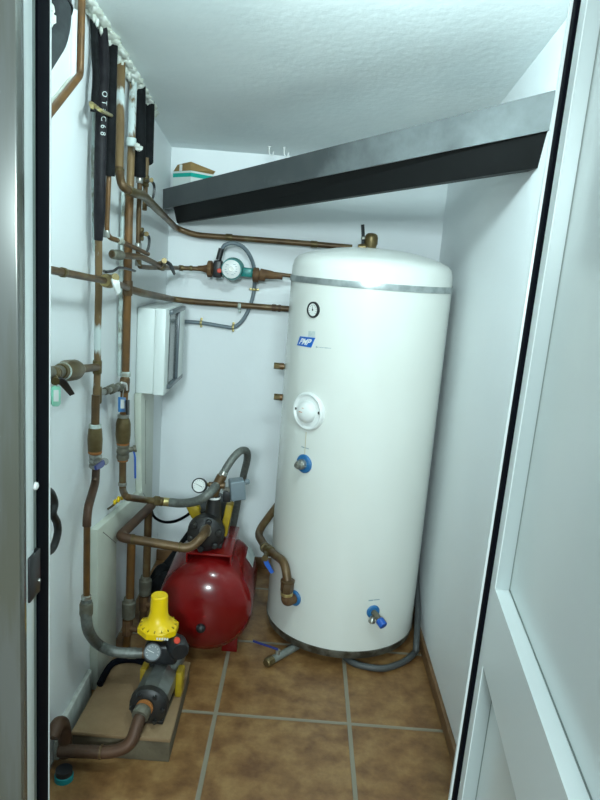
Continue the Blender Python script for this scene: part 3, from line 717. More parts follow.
valve('small brass valve with looped black lever by the corner, upper one below the rightmost sleeve', pv, UP, .0125, .04, L(151,180,.08)-pv, [L(154.5,185,.085), L(154,194,.085), L(152.5,199,.08)], M['brass'], M['black'], wide=.008)

# pump feed line: left wall -> corner -> circulator -> tank
PY = .105
bm = N(); tube(bm, [L(112,254,.06), L(122,255.5,.075), L(142,257,.09), L(163,267.5,.09), B(178,268,PY), B(206,269,PY)], .0098, .03)
dpipe = solo('copper_pipe', bm, M['copper'], 'copper pipe with dark stub end feeding the green circulator pump', 'pipe')
bm = N(); d = L(122,255.5,.075)-L(112,254,.06); lathe(bm, L(112,254,.06), d, [(0,.008),(.004,.014),(d.length*.75,.0155),(d.length,.012)], 16); part('end_cap', bm, M['cast_grey'], dpipe, 'green-grey end cap')
bm = N(); ring(bm, B(181,268,PY), OUT, .0125, .02); ring(bm, B(191,268.3,PY), OUT, .012, .012); parts('coupling', bm, M['brass'], dpipe)
pv = L(161.5,266,.09)
valve('brass valve with downturned black lever in front of the corner', pv, L(163,267,.09)-L(142,257,.09), .0165, .05, L(164,261,.115)-pv, [L(170,264,.13), L(174.5,274,.13)], M['brass'], M['black'], wide=.013)
bm = N(); tube(bm, [B(265,272.5,PY), B(300,277,PY)], .0085)
solo('copper_pipe', bm, M['copper'], 'short copper pipe from circulator pump into the tank side', 'pipe')

cpm = thing('circulator_pump', 'teal circulator pump with white round nameplate on the back wall pipe', 'pump', B(233,268,PY))
def bfl(px, w, r, nm, ma):
    bm = N(); lathe(bm, B(px, 268.5+(px-205)*.13, PY), OUT, [(0,r*.9),(w*.15,r),(w*.85,r),(w,r*.9)], 8); part(nm, bm, ma, cpm, 'rusty cast iron flange')
a = B(198,268.2,PY)
bm = N(); lathe(bm, a, OUT, [(0,.011),(.02,.013),(.045,.020)], 16); lathe(bm, B(260,273.3,PY), V((1,0,-.08)), [(0,.021),(.045,.019),(.085,.0125),(.10,.012)], 16); parts('reducer', bm, M['iron_rust'], cpm, 'rusty tapered reducer')
bfl(207.5, .022, .036, 'flange', M['iron_rust']); bfl(213, .014, .028, 'flange', M['iron_rust'])
bfl(253, .026, .032, 'flange', M['iron_rust']); bfl(259, .028, .024, 'flange', M['iron_rust'])
bm = N(); lathe(bm, B(214.5,269.8,PY), OUT, [(0,.020),(B(255,275,PY).x-B(214.5,269,PY).x,.020)], 20)
pc = B(233,269,PY)
lathe(bm, pc+V((0,.03,0)), FRONT, [(0,.045),(.03,.050),(.05,.047),(.07,.046),(.09,.044)], 32)
box(bm, B(247,272.5,PY), (.05,.05,.038), None, .006)
part('body', bm, M['teal'], cpm)
bm = N(); lathe(bm, pc+V((0,-.058,0)), FRONT, [(0,.039),(.012,.039),(.014,.036)], 40); npl = part('nameplate', bm, M['white'], cpm, 'round white nameplate')
bm = N(); lathe(bm, pc+V((0,-.071,0)), FRONT, [(0,.011),(.004,.010)], 24); part('vent_screw', bm, M['nickel'], npl)
bm = N()
for k in range(14):
    a = 2*PI*k/14+.1
    if k in (3,4,10): continue
    q = pc+V((.024*math.cos(a), -.0725, .024*math.sin(a))); box(bm, q, (.005+.003*(k%3),.001,.0022))
part('nameplate_print', bm, M['ink_grey'], npl, 'faint grey print')
bm = N(); box(bm, B(218,269,PY+.02), (.036,.06,.074), None, .008); tb = part('terminal_box', bm, M['black'], cpm, 'black terminal box')
bm = N(); lathe(bm, B(219.5,270.6,PY+.048), FRONT, [(0,.0095),(.008,.0095),(.010,.007)], 20); part('speed_knob', bm, M['red_dot'], tb, 'orange red speed knob')
bm = N(); tube(bm, [B(218.5,260,PY+.01), B(221.5,248.5,PY+.01)], .0125, .01, 12); part('cable_gland', bm, M['black'], tb)

bm = N(); a = B(221.5,251,PY+.01)
hose(bm, [a, B(224.5,245.5,.095), B(233,243.2,.085), B(243,247.0,.07), B(250,256,.055), B(254,268,.03), B(254.5,283,.02), B(253,296,.02), B(248,311,.02), B(241,322,.02), B(233,327.3,.02), B(224,326.5,.02), B(201,322.8,.02), B(183,321.5,.02), B(180,321.3,.03)], .0088, 10)
cnd = solo('flexible_conduit', bm, M['conduit'], 'grey flexible conduit looping from cabinet up to the circulator pump', 'conduit')
for px, py, dd in ((254,289.5,UP), (233,327.3,OUT), (201,322.8,OUT)):
    bm = N(); q = B(px,py,.02); ring(bm, q, dd, .0115, .010); s = V((1,0,0)) if dd == UP else V((0,0,1))
    for sg in (-1,1): box(bm, q+s*.016*sg+V((0,.012,0)), (.012,.008,.010) if dd == UP else (.010,.008,.012), None, .002)
    part('clip', bm, M['brass_bright'], cnd, 'brass clip')

# return pipe below the circulator, into the tank back
bm = N(); tube(bm, [L(127.5,288.5,.038), L(142,293,.06), B(172,299,.045), B(192,301.5,.045), B(270,307.5,.045), B(283,308.5,.045), B(296,309.5,.045)], .0135, .04, 14)
ep = solo('copper_pipe', bm, M['copper'], 'horizontal copper pipe above the electrical cabinet running to the tank', 'pipe')
bm = N(); q = B(274,307.7,.045); ring(bm, q, OUT, .0158, .02); ring(bm, B(279.5,308.2,.045), OUT, .0158, .012); parts('coupling', bm, M['copper_dull'], ep)
bm = N(); q = B(239.5,306,.045); ring(bm, q, OUT, .0162, .014); box(bm, q+V((0,.02,-.022)), (.012,.02,.02), None, .003); part('clip', bm, M['white_paint_pipe'], ep, 'pale pipe clip')
# air valve on the tank top
q = V((TX-.022, TY, TBAND+.137))
at_ = thing('air_valve', 'corroded brass valve with black lever on top of the tank', 'valve', q)
bm = N(); lathe(bm, q+V((.008,0,0)), (0,0,1), [(0,.020),(.012,.022),(.018,.025),(.04,.025),(.05,.022),(.056,.014),(.058,0)], 20)
lathe(bm, q+V((-.012,-.01,.002)), (-1,-.1,0), [(0,.014),(.02,.012),(.028,.010)], 14); part('body', bm, M['brass'], at_)
bm = N(); tube(bm, [q+V((-.022,-.005,.015)), q+V((-.024,-.005,.045)), q+V((-.03,-.005,.085))], .0065, .02, 8); part('lever', bm, M['black'], at_, 'black upright lever')
bm = N(); ring(bm, q+V((-.023,-.005,.036)), UP, .009, .01); part('collar', bm, M['nickel'], at_)

# ------------------------------------------------------------------ fat lagged pipe & plastered pipe at upper left
bm = N(); tube(bm, [on_ceil(L(57,-38,.045)), L(56.5,32,.045), L(34,66,.045)], .031, .05, 20)
lg = solo('lagged_pipe', bm, M['grey_foam'], 'fat dark grey lagged pipe bending into the upper left corner', 'pipe')
bm = N(); ring(bm, L(57,5,.045), UP+V((0,.6,0)), .0345, .006); part('strap', bm, M['black'], lg, 'thin black strap')
bm = N()
for px, py in ((52,8),(51.5,14),(53,19),(51,23)): blob(bm, L(px,py,.083), .012, (.5,1,1), .35, 1)
part('torn_foam', bm, M['plaster'], lg, 'pale torn foam patch')
bm = N(); tube(bm, [on_ceil(L(82,-2,.02)), L(80,75,.02), L(46,118,.02)], .0095, .015)
cp_ = solo('copper_pipe', bm, M['copper_bright'], 'half-plastered copper pipe with an elbow, nearest the ceiling at far left', 'pipe')
bm = N(); tube(bm, [on_ceil(L(78.5,-2,.006)), L(77.5,73,.006), L(46,113,.006)], .010, .01, 8); part('plaster_ridge', bm, M['plaster'], cp_, 'white plaster ridge')
bm = N(); tube(bm, [L(74,10,.006), L(72.5,85,.006)], .009, .02, 8); solo('plaster_ridge', bm, M['wall'], 'faint plastered-over ridge beside the half-plastered pipe', 'plaster')

# filler lumps where the pipes enter the ceiling
fl_ = thing('plaster_filler', 'lumpy white filler where the pipes pass through the ceiling', 'plaster', on_ceil(L(118,50,.03))-UP*.02)
for pxs in ((92,96,99,103,107,111,114), (118,121,124,128,131,135), (138,141,144,147,150,153)):
    bm = N()
    for px in pxs:
        py = 20+(px-90)*1.33; r = random.uniform(.014,.021)
        p = L(px, py, .014); p.z = ceil_z(p.y)-.006; blob(bm, p, r, (1.1,2.6,.8), .3, 2)
        p = L(px, py, .030); p.z = ceil_z(p.y)-.006; blob(bm, p, r*.9, (1,2.4,.7), .3, 2)
        if random.random() < .75: p.z -= .014; p.x -= .006; blob(bm, p, .007, (.8,.8,2.8), .3, 1)
    part('filler_lump', bm, M['plaster'], fl_, sharp=180)

# ------------------------------------------------------------------ electrical cabinet
YN = L(136,350,0).y; XF = XL+.113
yfar = min(YB-.03, on(184,350,0,XF+.012).y); zt_, zb_ = L(137,303,0).z-.016, D(150,394,YN).z
eb = thing('electrical_cabinet', 'white electrical cabinet with smoky window on the left wall by the corner', 'electrical cabinet', (XL+.06,(YN+yfar)/2,zb_))
bm = N(); box2(bm, (XL+.001,YN,zb_), (XL+.07,yfar,zt_), .004); part('back_box', bm, M['box_white'], eb)
bm = N(); box2(bm, (XL+.07,YN-.004,zb_-.003), (XF,yfar,zt_+.003), .006); part('front_cover', bm, M['box_white'], eb)
# window: a dark recess with end caps and a lifted smoky lid
yw0, yw1 = on(167,350,0,XF).y+.03, yfar-.03
zw1, zw0 = D(168,311,YN+.05).z, D(168,388,YN+.05).z
bm = N(); box2(bm, (XF-.002,yw0,zw0), (XF+.004,yw1,zw1)); part('breaker_window', bm, M['smoke'], eb, 'smoky breaker window')
for za, zb2, in ((zw1-.014, zw1+.004), (zw0-.004, zw0+.014)):
    bm = N(); box2(bm, (XF-.002,yw0-.012,za), (XF+.014,yw1+.012,zb2), .002); part('window_cap', bm, M['smoke_frame'], eb, 'dark grey end cap')
bm = N(); box2(bm, (XF,yw0+.15,zw0), (XF+.013,yw1+.012,zw1), .003); part('lid', bm, M['box_white'], eb, 'pale lid')
bm = N(); box2(bm, (XF,yw0+.135,zw0), (XF+.0135,yw0+.15,zw1), .002); part('lid_edge', bm, M['smoke_frame'], eb, 'dark lid edge')

# flat duct below it, on the left wall
DO = .028
out = [L(97.5,700,DO), L(97.5,530,DO), L(142,492,DO), L(141,392,DO), L(154,392,DO), L(152,506,DO), L(116.5,543,DO), L(115,700,DO)]
for q in (out[0], out[-1]): q.z = .0
out[3].z = out[4].z = zb_-.001
bm = N(); prism(bm, out, (-(DO-.001),0,0), .003)
du_ = solo('cable_duct', bm, M['duct'], 'flat cream cable duct stepping from the floor up to the electrical cabinet', 'duct')
bm = N()
for a, b in ((L(103,532,DO), L(116,543,DO)), (L(143,493,DO), L(151.5,506,DO)), (L(145.5,400,DO), L(145.5,484,DO))):
    sweep(bm, [a, b], .0012, 6)
parts('joint_line', bm, M['cast_grey'], du_, 'thin dark joint line')
# yellow butterfly handle resting on the duct
q = L(118.5,500,.03); yh = thing('tap_handle', 'yellow butterfly tap handle on the duct below the elbow pipe', 'handle', q)
bm = N()
for px, py, r in ((114.8,502,.011),(118.5,499.5,.013),(122.3,497.5,.011)): blob(bm, L(px,py,.045), r, (.55,1,.9), .12, 2)
part('wing', bm, M['yellow'], yh, sharp=180)
bm = N(); tube(bm, [L(118,501,.04), L(111,507,.02), L(108,509,.006)], .004, .01, 8); part('stem', bm, M['brass'], yh)

# grey hose from the left riser to the small pump
bm = N(); hose(bm, [L(86.5,600,.063), L(86,615,.066), L(89,632,.072), D(98,644,1.98), D(112,651,1.965), D(125,653,1.97), D(142,653,1.98)], .0165, 14)
hs = solo('braided_hose', bm, M['hose'], 'grey braided hose curving from the left riser to the small floor pump', 'hose')
bm = N(); ring(bm, L(86.2,609,.065), UP, .0195, .04); d = D(142,653,1.98)-D(125,653,1.99); ring(bm, D(132,653,1.985), d, .0185, .03); parts('crimp_sleeve', bm, M['cast_grey'], hs, 'grey metal crimp sleeve')

# ------------------------------------------------------------------ plinth
PZ = .082
A = [F(72,735.5,PZ), F(170,738.5,PZ), F(190,662,PZ), F(106,662,PZ)]
A[0] = V((XL+.045, A[1].y, PZ)); A[3] = V((XL+.06, A[2].y, PZ))
bm = N(); prism(bm, [V((p.x,p.y,0)) for p in A], (0,0,PZ-.014), .003); pl = solo('plinth', bm, M['concrete_side'], 'low tiled concrete plinth under the small yellow-topped pump', 'plinth')
cen = sum(A, V((0,0,0)))/4
bm = N(); prism(bm, [V((p.x+(p.x-cen.x)*.015,p.y+(p.y-cen.y)*.015,PZ-.014)) for p in A], (0,0,.014), .004); part('top_tile', bm, M['concrete'], pl, 'dusty beige tile top')

# ------------------------------------------------------------------ small pump with pressure controller
h0 = D(147,710,1.805); h0.z = PZ+.064
ax1 = (D(168,668,2.06)-D(147,710,1.805)); ax1.z = 0; ax1.normalize()
sd1 = ax1.cross(UP)
pm = thing('booster_pump', 'small grey and black pump with tall yellow controller cap on the plinth', 'pump', (h0.x,h0.y+.1,PZ))
bm = N(); lathe(bm, h0, ax1, [(0,.030),(.004,.048),(.012,.058),(.032,.060),(.036,.056),(.042,.050)], 32)
for k in range(6):
    a = 2*PI*k/6+.5; lathe(bm, h0+ax1*.004+(UP*math.cos(a)+sd1*math.sin(a))*.047, -ax1, [(0,.007),(.009,.007)], 6)
part('pump_head', bm, M['black_iron'], pm, 'black pump head')
bm = N(); lathe(bm, h0+ax1*.04, ax1, [(0,.050),(.01,.054),(.12,.054),(.135,.046)], 8, phase=PI/8); lathe(bm, h0+ax1*.17, ax1, [(0,.045),(.01,.05),(.13,.05),(.145,.04)], 24); part('casing', bm, M['motor_grey'], pm, 'grey metal casing')
bm = N(); lathe(bm, h0+V((-.006,0,.01))-ax1*.004, -ax1, [(0,.026),(.008,.026)], 24); part('sealant_ring', bm, M['thread'], pm, 'orange sealant ring')
for sg in (-1,1):
    bm = N(); q = h0+ax1*.18+sd1*(.058*sg); box(bm, V((q.x,q.y,PZ+.045)), (.022,.05,.09), Matrix.Rotation(math.atan2(-ax1.x, ax1.y),3,'Z'), .006); part('bracket', bm, M['yellow_dark'], pm, 'yellow painted bracket')
bm = N(); q = h0+ax1*.09; box(bm, V((q.x,q.y,PZ+.007)), (.09,.14,.013), Matrix.Rotation(math.atan2(-ax1.x, ax1.y),3,'Z'), .003); part('foot', bm, M['black_iron'], pm)
YC = 1.985
cb = D(160,652,YC)
bm = N(); neck = D(158,672,YC); lathe(bm, V((neck.x,neck.y,PZ+.10)), (0,0,1), [(0,.03),(.02,.028),(neck.z-PZ-.10+.02,.026)], 20)
ctrl = part('controller', bm, M['black'], pm, 'black pressure controller')
bm = N(); c = D(163,648,YC); box(bm, c, (.105,.09,.07), None, .014, 3); lathe(bm, D(176,644,YC-.02), V((.5,-1,0)), [(0,.034),(.04,.032),(.048,.026)], 24); part('controller_body', bm, M['black'], ctrl)
bm = N(); lathe(bm, V((neck.x,neck.y,neck.z)), (0,0,1), [(0,.030),(.007,.030)], 20); part('white_ring', bm, M['white'], ctrl, 'thin pale ring')
gc = D(152.5,652,YC-.055)
gn = (CAMP-gc); gn.z *= .6; gn.normalize()
bm = N(); lathe(bm, gc-gn*.02, gn, [(0,.026),(.02,.028),(.026,.028),(.026,.025),(.022,.0245)], 32); gg = part('gauge', bm, M['black'], ctrl, 'round pressure gauge')
bm = N(); lathe(bm, gc-gn*.01, gn, [(0,.0245),(.0125,.0245)], 32); part('gauge_face', bm, M['dial_grey'], gg, 'grey dial face')
bm = N()
gs = gn.cross(UP).normalized(); gu = gs.cross(gn)
for k in range(9):
    a = math.radians(-120+30*k); dv = gs*math.sin(a)+gu*math.cos(a); w = gn.cross(dv)*.0006; q = gc+gn*.003
    prism(bm, [q+dv*.016-w,q+dv*.020-w,q+dv*.020+w,q+dv*.016+w], gn*.0004)
dv = (gs*.8+gu*.4).normalized(); w = gn.cross(dv)*.0008; q = gc+gn*.003; prism(bm, [q-dv*.005-w,q+dv*.016-w,q+dv*.016+w,q-dv*.005+w], gn*.0005)
part('gauge_marks', bm, M['dial'], gg)
bm = N(); lathe(bm, D(177,640,YC-.075), FRONT+V((.2,0,.3)), [(0,.010),(.008,.010),(.010,.008)], 16); part('red_button', bm, M['red_dot'], ctrl, 'red button')
# yellow cap: octagonal skirt, fluted cone, knob
zc0 = D(158,631,YC).z; zc1 = D(158,625,YC).z; zc2 = D(158,612,YC).z; zc3 = D(159,595,YC).z
yc = V((D(158.5,622,YC).x, YC, 0))
bm = N(); lathe(bm, yc+UP*zc0, UP, [(0,.050),(.003,.066),(zc1-zc0,.066),(zc1-zc0+.004,.062)], 8, phase=PI/8)
lathe(bm, yc+UP*(zc1+.002), UP, [(0,.060),(.010,.046),(.02,.034),(zc2-zc1,.0285),(zc3-zc1-.004,.0265),(zc3-zc1,.023)], 32)
cap = part('yellow_cap', bm, M['yellow'], ctrl, 'yellow octagonal cap with upright knob')
bm = N()
for k in range(16):
    a = 2*PI*k/16; dv = V((math.cos(a), math.sin(a), 0)); q = yc+UP*(zc1+.004); box(bm, q+dv*.050+UP*.002, (.018,.004,.006), Matrix.Rotation(a,3,'Z'), .001)
part('ribs', bm, M['yellow_dark'], cap, 'radial ribs')
bm = N(); q = yc+UP*((zc0+zc1)/2)
for k in range(5): box(bm, q+V((.010+.008*k,-.0605,0)), (.005,.003,.007))
part('cap_label', bm, M['white'], cap, 'pale printed strip')
bm = N(); lathe(bm, D(143,653,1.98), OUT, [(0,.0165),(.03,.016)], 16); part('outlet_nut', bm, M['copper'], ctrl, 'brown outlet nut')

# suction pipe in front of the plinth
SY = 1.715
sx_ = D(60,750.5,SY); sx_.x = XL+.025
bm = N(); tube(bm, [sx_, D(112,752.5,SY), D(131,745,SY+.01), D(139,719,1.765), D(144,709,1.80)], .0185, .04, 16)
su = solo('suction_pipe', bm, M['copper_dull'], 'thick brown pipe along the plinth front rising into the small pump', 'pipe')
bm = N(); d = D(144,709,1.80)-D(139,719,1.765); ring(bm, D(141.5,713,1.783), d, .026, .03); parts('union_nut', bm, M['cast_grey'], su, 'grey union nut'); 
bm = N(); ring(bm, D(101,752,SY), OUT, .0205, .008); parts('joint_ring', bm, M['copper'], su)
bm = N(); tube(bm, [V((D(65,735,1.73).x,1.73,.03)), D(65,735,1.73), D(63,722,1.71), D(57,724,1.66), D(52,738,1.63)], .019, .03, 16)
solo('pipe_elbow', bm, M['copper_dull'], 'brown rounded pipe elbow standing up at the lower left behind the jamb', 'pipe')
tq = F(64,779,0); bm = N(); lathe(bm, V((tq.x,tq.y,0)), UP, [(0,.026),(.016,.026),(.018,.024)], 24)
tl = thing('bucket', 'small teal container on the floor under the thick brown pipe', 'container', (tq.x,tq.y,0)); part('base', bm, M['teal_bright'], tl, 'bright teal base')
bm = N(); lathe(bm, V((tq.x,tq.y,.018)), UP, [(0,.024),(.015,.023),(.016,.018)], 24); part('collar', bm, M['black'], tl, 'dark upper part')
# cable loop by the jamb
bm = N(); hose(bm, [L(40,488,.03), L(50,492,.04), L(54.5,503,.045), L(53,514,.045), L(57,523,.045), L(57.5,534,.045), L(52,549,.04), L(40,556,.03)], .010, 10)
solo('cable_loop', bm, M['black_iron'], 'dark brown cable loop poking out past the left jamb', 'cable')
# black hose on floor behind the plinth
bm = N(); hose(bm, [F(100,684,PZ+.011), F(105,674,PZ+.011), F(112,664,PZ+.011), F(122,660,PZ+.011), F(136,660,PZ+.011), F(148,664,PZ+.011)], .011, 10)
bm2 = solo('black_cable', bm, M['black_matt'], 'black cable lying at the foot of the duct behind the plinth', 'cable')

# ------------------------------------------------------------------ red vessel and its pump
VX, VZ, VR = -.289, .210, .177
vs = thing('pressure_vessel', 'glossy red horizontal pressure vessel on the floor beside the tank', 'pressure vessel', (VX, 2.5, 0))
def dome(n=12, d=.105): return [(d*(1-math.cos(PI/2*k/n)), VR*math.sin(PI/2*k/n)) for k in range(n+1)]
prof = [(a, b) for a, b in dome()]
LEN = .47
prof += [(LEN-a, b) for a, b in dome()[::-1]]
bm = N(); lathe(bm, (VX, 2.235, VZ), (-.01,1,0), prof, 56); part('shell', bm, M['red'], vs, sharp=70)
bm = N(); q = D(202,624,2.262); rr_ = math.hypot(q.x-VX, q.z-VZ)/VR; lathe(bm, V((q.x,2.235+.105*(1-math.sqrt(max(.05,1-rr_*rr_)))+.003,q.z)), FRONT, [(0,.017),(.012,.017),(.02,.013),(.024,.006),(.0245,0)], 20); part('air_cap', bm, M['black'], vs, 'small black air cap')
for sx in (-1,1):
    for yy in (2.37, 2.58):
        bm = N(); x0 = VX+sx*.095
        prism(bm, [(x0+sx*.03,yy,.0),(x0-sx*.03,yy,.0),(x0-sx*.03,yy,.09),(x0+sx*.03,yy,.14)], (0,.045,0), .003); part('foot', bm, M['red'], vs)
bm = N()
prism(bm, [(VX-.085,2.35,VZ+VR+.012),(VX+.085,2.35,VZ+VR+.012),(VX+.085,2.35,VZ+VR+.02),(VX-.085,2.35,VZ+VR+.02)], (0,.28,0), .002)
for sx in (-1,1): prism(bm, [(VX+sx*.085,2.35,VZ+VR+.014),(VX+sx*.079,2.35,VZ+VR+.014),(VX+sx*.079,2.35,VZ+.12),(VX+sx*.085,2.35,VZ+.12)], (0,.28,0))
part('saddle', bm, M['red'], vs, 'red mounting saddle')
bm = N(); th0 = math.radians(36)
pts = [(VX+(VR+.001)*math.cos(a), VZ+(VR+.001)*math.sin(a)) for a in (math.radians(28), math.radians(36), math.radians(44))]
for (xa, za), (xb, zb3) in zip(pts, pts[1:]): prism(bm, [(xa,2.50,za),(xb,2.50,zb3),(xb,2.62,zb3),(xa,2.62,za)], (.0008,0,.0008))
part('rating_label', bm, M['sticker'], vs, 'grey metal rating label')
bm = N(); q0 = V((VX, 2.69, VZ)); lathe(bm, q0, V((0,1,0)), [(0,.05),(.03,.05),(.04,.02),(.07,.018)], 20); part('rear_flange', bm, M['nickel'], vs)

p2 = thing('booster_pump', 'black pump with yellow motor mounted on top of the red vessel', 'pump', (VX+.02, 2.45, VZ+VR+.02))
hz = VZ+VR+.02+.072
hc = D(204,543,2.34); hc.z = hz
bm = N(); lathe(bm, hc, (0,1,0), [(0,.032),(.008,.055),(.02,.067),(.05,.070),(.06,.062),(.10,.056)], 32)
for k in range(6):
    a = 2*PI*k/6+.3; lathe(bm, hc+V((.054*math.cos(a),.012,.054*math.sin(a))), FRONT, [(0,.012),(.012,.012),(.016,.008)], 12)
part('pump_head', bm, M['black_iron'], p2, 'black ribbed pump head')
bm = N(); lathe(bm, hc+V((0,.1,0)), (0,1,0), [(0,.062),(.012,.066),(.2,.066),(.22,.05)], 24)
part('motor', bm, M['black_iron'], p2)
bm = N()
box(bm, hc+V((-.058,.115,.058)), (.04,.05,.055), Matrix.Rotation(-.5,3,'Y'), .006)
box(bm, hc+V((.068,.115,.03)), (.028,.05,.13), Matrix.Rotation(.14,3,'Y'), .006)
parts('motor_bracket', bm, M['yellow_dark'], p2, 'yellow motor bracket')
bm = N(); box(bm, V((hc.x,hc.y+.16,VZ+VR+.03)), (.12,.2,.02), None, .004); part('foot', bm, M['black_iron'], p2)
bm = N(); mb = D(214,498,2.42); lathe(bm, V((mb.x,2.42,hz+.04)), UP, [(0,.032),(.03,.030),(mb.z-hz-.04+.01,.024)], 20); part('discharge_neck', bm, M['black_iron'], p2)
bm = N(); lathe(bm, V((mb.x,2.42,mb.z)), UP, [(0,.025),(.008,.025)], 20); part('white_ring', bm, M['white'], p2, 'white sealing ring')
# manifold, gauge, hoses, switch
mf = D(217,485,2.42)
mt = thing('brass_manifold', 'copper-brown five-way manifold above the red vessel pump', 'fitting', mf)
bm = N(); tube(bm, [D(213,499,2.42), D(215,489,2.42), D(222,476,2.43)], .019, .02, 14); lathe(bm, mf, OUT, [(-.03,.010),(-.012,.010),(-.012,.013),(.03,.013)], 14); hexnut(bm, D(222,477,2.43), D(222,476,2.43)-D(215,489,2.42), .018, .02); part('body', bm, M['copper'], mt)
gc = D(199.3,485.5,2.45); gn = V((-.12,-1,.35)).normalized(); gs = gn.cross(UP).normalized(); gu = gs.cross(gn)
ga = thing('pressure_gauge', 'round white pressure gauge with black rim beside the manifold', 'gauge', gc)
bm = N(); lathe(bm, gc-gn*.018, gn, [(0,.027),(.006,.029),(.020,.029),(.024,.0285),(.024,.0245),(.020,.024)], 36); part('rim', bm, M['black'], ga)
bm = N(); lathe(bm, gc-gn*.006, gn, [(0,.0242),(.009,.0242)], 36); part('gauge_face', bm, M['dial'], ga, 'white dial')
bm = N()
for k in range(11):
    a = math.radians(-125+25*k); dv = gs*math.sin(a)+gu*math.cos(a); w = gn.cross(dv)*.0005; q = gc+gn*.0032
    prism(bm, [q+dv*.017-w,q+dv*.0205-w,q+dv*.0205+w,q+dv*.017+w], gn*.0004)
part('scale_marks', bm, M['ink'], ga)
bm = N(); dv = (gs*.9+gu*.35).normalized(); w = gn.cross(dv)*.0011; q = gc+gn*.0034; prism(bm, [q-dv*.014-w,q+dv*.016-w*.4,q+dv*.016+w*.4,q-dv*.014+w], gn*.0006); part('needle', bm, M['ink'], ga)
bm = N(); tube(bm, [gc-gn*.012, gc+V((.03,.02,.0)), mf], .008, .01, 10); part('stem', bm, M['brass_bright'], ga, 'brass stem')
sw = D(237,489,2.42)
ps = thing('pressure_switch', 'grey plastic pressure switch box right of the manifold', 'switch', sw-UP*.04)
bm = N(); box(bm, sw, (.056,.06,.075), Matrix.Rotation(-.12,3,'Y') @ Matrix.Rotation(.25,3,'Z'), .006, 3); part('cover', bm, M['conduit'], ps)
bm = N(); lathe(bm, D(245.5,482,2.43), OUT+V((0,0,.2)), [(0,.010),(.012,.010),(.016,.007)], 12); part('cable_gland', bm, M['conduit'], ps)
bm = N(); lathe(bm, D(222.5,488.5,2.42), OUT, [(0,.008),(.02,.008),(.022,.013),(.034,.013)], 6); part('connector', bm, M['nickel'], ps, 'shiny connector')
bm = N(); box(bm, D(227,496,2.43), (.03,.03,.04), None, .004); part('base', bm, M['black'], ps, 'black base')
# hoses
bm = N(); hose(bm, [D(170,502.3,2.432), D(180,503.2,2.42), D(193,502,2.375), D(204,497.5,2.35), D(211,491.5,2.365), D(216,486,2.41)], .0165, 14)
solo('braided_hose', bm, M['hose'], 'grey braided hose sweeping from elbow pipe into the pump manifold', 'hose')
bm = N(); hose(bm, [D(221,478,2.43), D(227,467,2.44), D(234,457,2.46), D(241,450.8,2.49), D(246.5,451.5,2.55), D(247,460,2.60), D(243.5,475,2.65), D(238,500,2.72), D(230,540,2.79), V((VX+.02,2.83,VZ+.12)), V((VX,2.83,VZ+.02))], .0145, 14)
hs = solo('braided_hose', bm, M['hose'], 'grey braided hose looping over from the manifold down behind the red vessel', 'hose')
bm = N(); d = D(227,467,2.44)-D(221,478,2.43); ring(bm, D(222.6,475,2.432), d, .0165, .03); parts('crimp_sleeve', bm, M['nickel'], hs, 'shiny crimp sleeve')
# pump inlet pipe with elbow
IY = 2.22
bm = N(); tube(bm, [D(152,505,2.53), D(119,537,IY), D(190,549,IY), D(203,536,IY+.03), D(207,528,2.345)], .0165, .04, 16)
ip = solo('inlet_pipe', bm, M['copper'], 'bent copper pipe coming forward from the corner and across into the upper pump', 'pipe')
bm = N(); q = D(205.5,531,2.325); ring(bm, q, D(207,528,2.345)-D(203,536,IY+.03), .022, .014); parts('union_nut', bm, M['nickel'], ip, 'shiny union ring')
bm = N(); ring(bm, D(133,539.3,IY), OUT, .0185, .01); ring(bm, D(180,547.3,IY), OUT, .0185, .006); parts('joint_ring', bm, M['brass'], ip)
bm = N(); tube(bm, [D(151,506,2.52), D(119,537,IY), D(134,539.5,IY)], .0172, .04, 16); part('dull_bend', bm, M['copper_dull'], ip, 'grey-brown dull bend')
# two drops behind with unions and floor valves
for k, (xa, ya, xb, yb2, yy) in enumerate(((131.5,540,128,640,2.30), (148.5,511,142,640,2.52))):
    top = D(xa, ya, yy); bot = V((top.x-.01, top.y, .012))
    q1 = D((131,146)[k], (600,578)[k], yy)
    bm = N(); tube(bm, [top, V((top.x,top.y,q1.z)), bot], .0155, .02, 14)
    dpq = solo('copper_pipe', bm, M['copper_bright' if k == 0 else 'copper'], ('front' if k == 0 else 'rear')+' one of two vertical copper drops between duct and red vessel', 'pipe')
    bm = N(); q = V((top.x-.003,top.y,q1.z)); lathe(bm, q-UP*.075, UP, [(0,.016),(.006,.024),(.05,.026),(.066,.026),(.07,.021),(.085,.018)], 12); part('union', bm, M['cast_grey'], dpq, 'dull grey-brown union')
    bm = N(); q = V((top.x-.006,top.y,max(.04,q1.z-.11))); lathe(bm, q-UP*.03, UP, [(0,.02),(.06,.02)], 8); lathe(bm, q, OUT+V((.0,-.4,0)), [(0,.012),(.045,.010)], 12); part('stopcock', bm, M['iron_rust'], dpq, 'dark stopcock')
# black cable from corner to the pump, and dark lagged hose by the vessel
bm = N(); hose(bm, [B(150,500,.02), D(153,515,2.95), D(162,521.5,2.85), D(174,521.5,2.70), D(186,516,2.60), D(195,509,2.53), D(199,509,2.50)], .0062, 10)
solo('black_cable', bm, M['black_matt'], 'black cable drooping from the corner to the upper pump', 'cable')
bm = N(); hose(bm, [V((VX-.04,2.88,.42)), D(172,562,2.80), D(160,572,2.74), D(152,590,2.72), V((-.50,2.66,.14)), V((-.50,2.62,.04))], .028, 14)
solo('rubber_hose', bm, M['black_foam'], 'thick dark hose curving down left of the red vessel', 'hose')

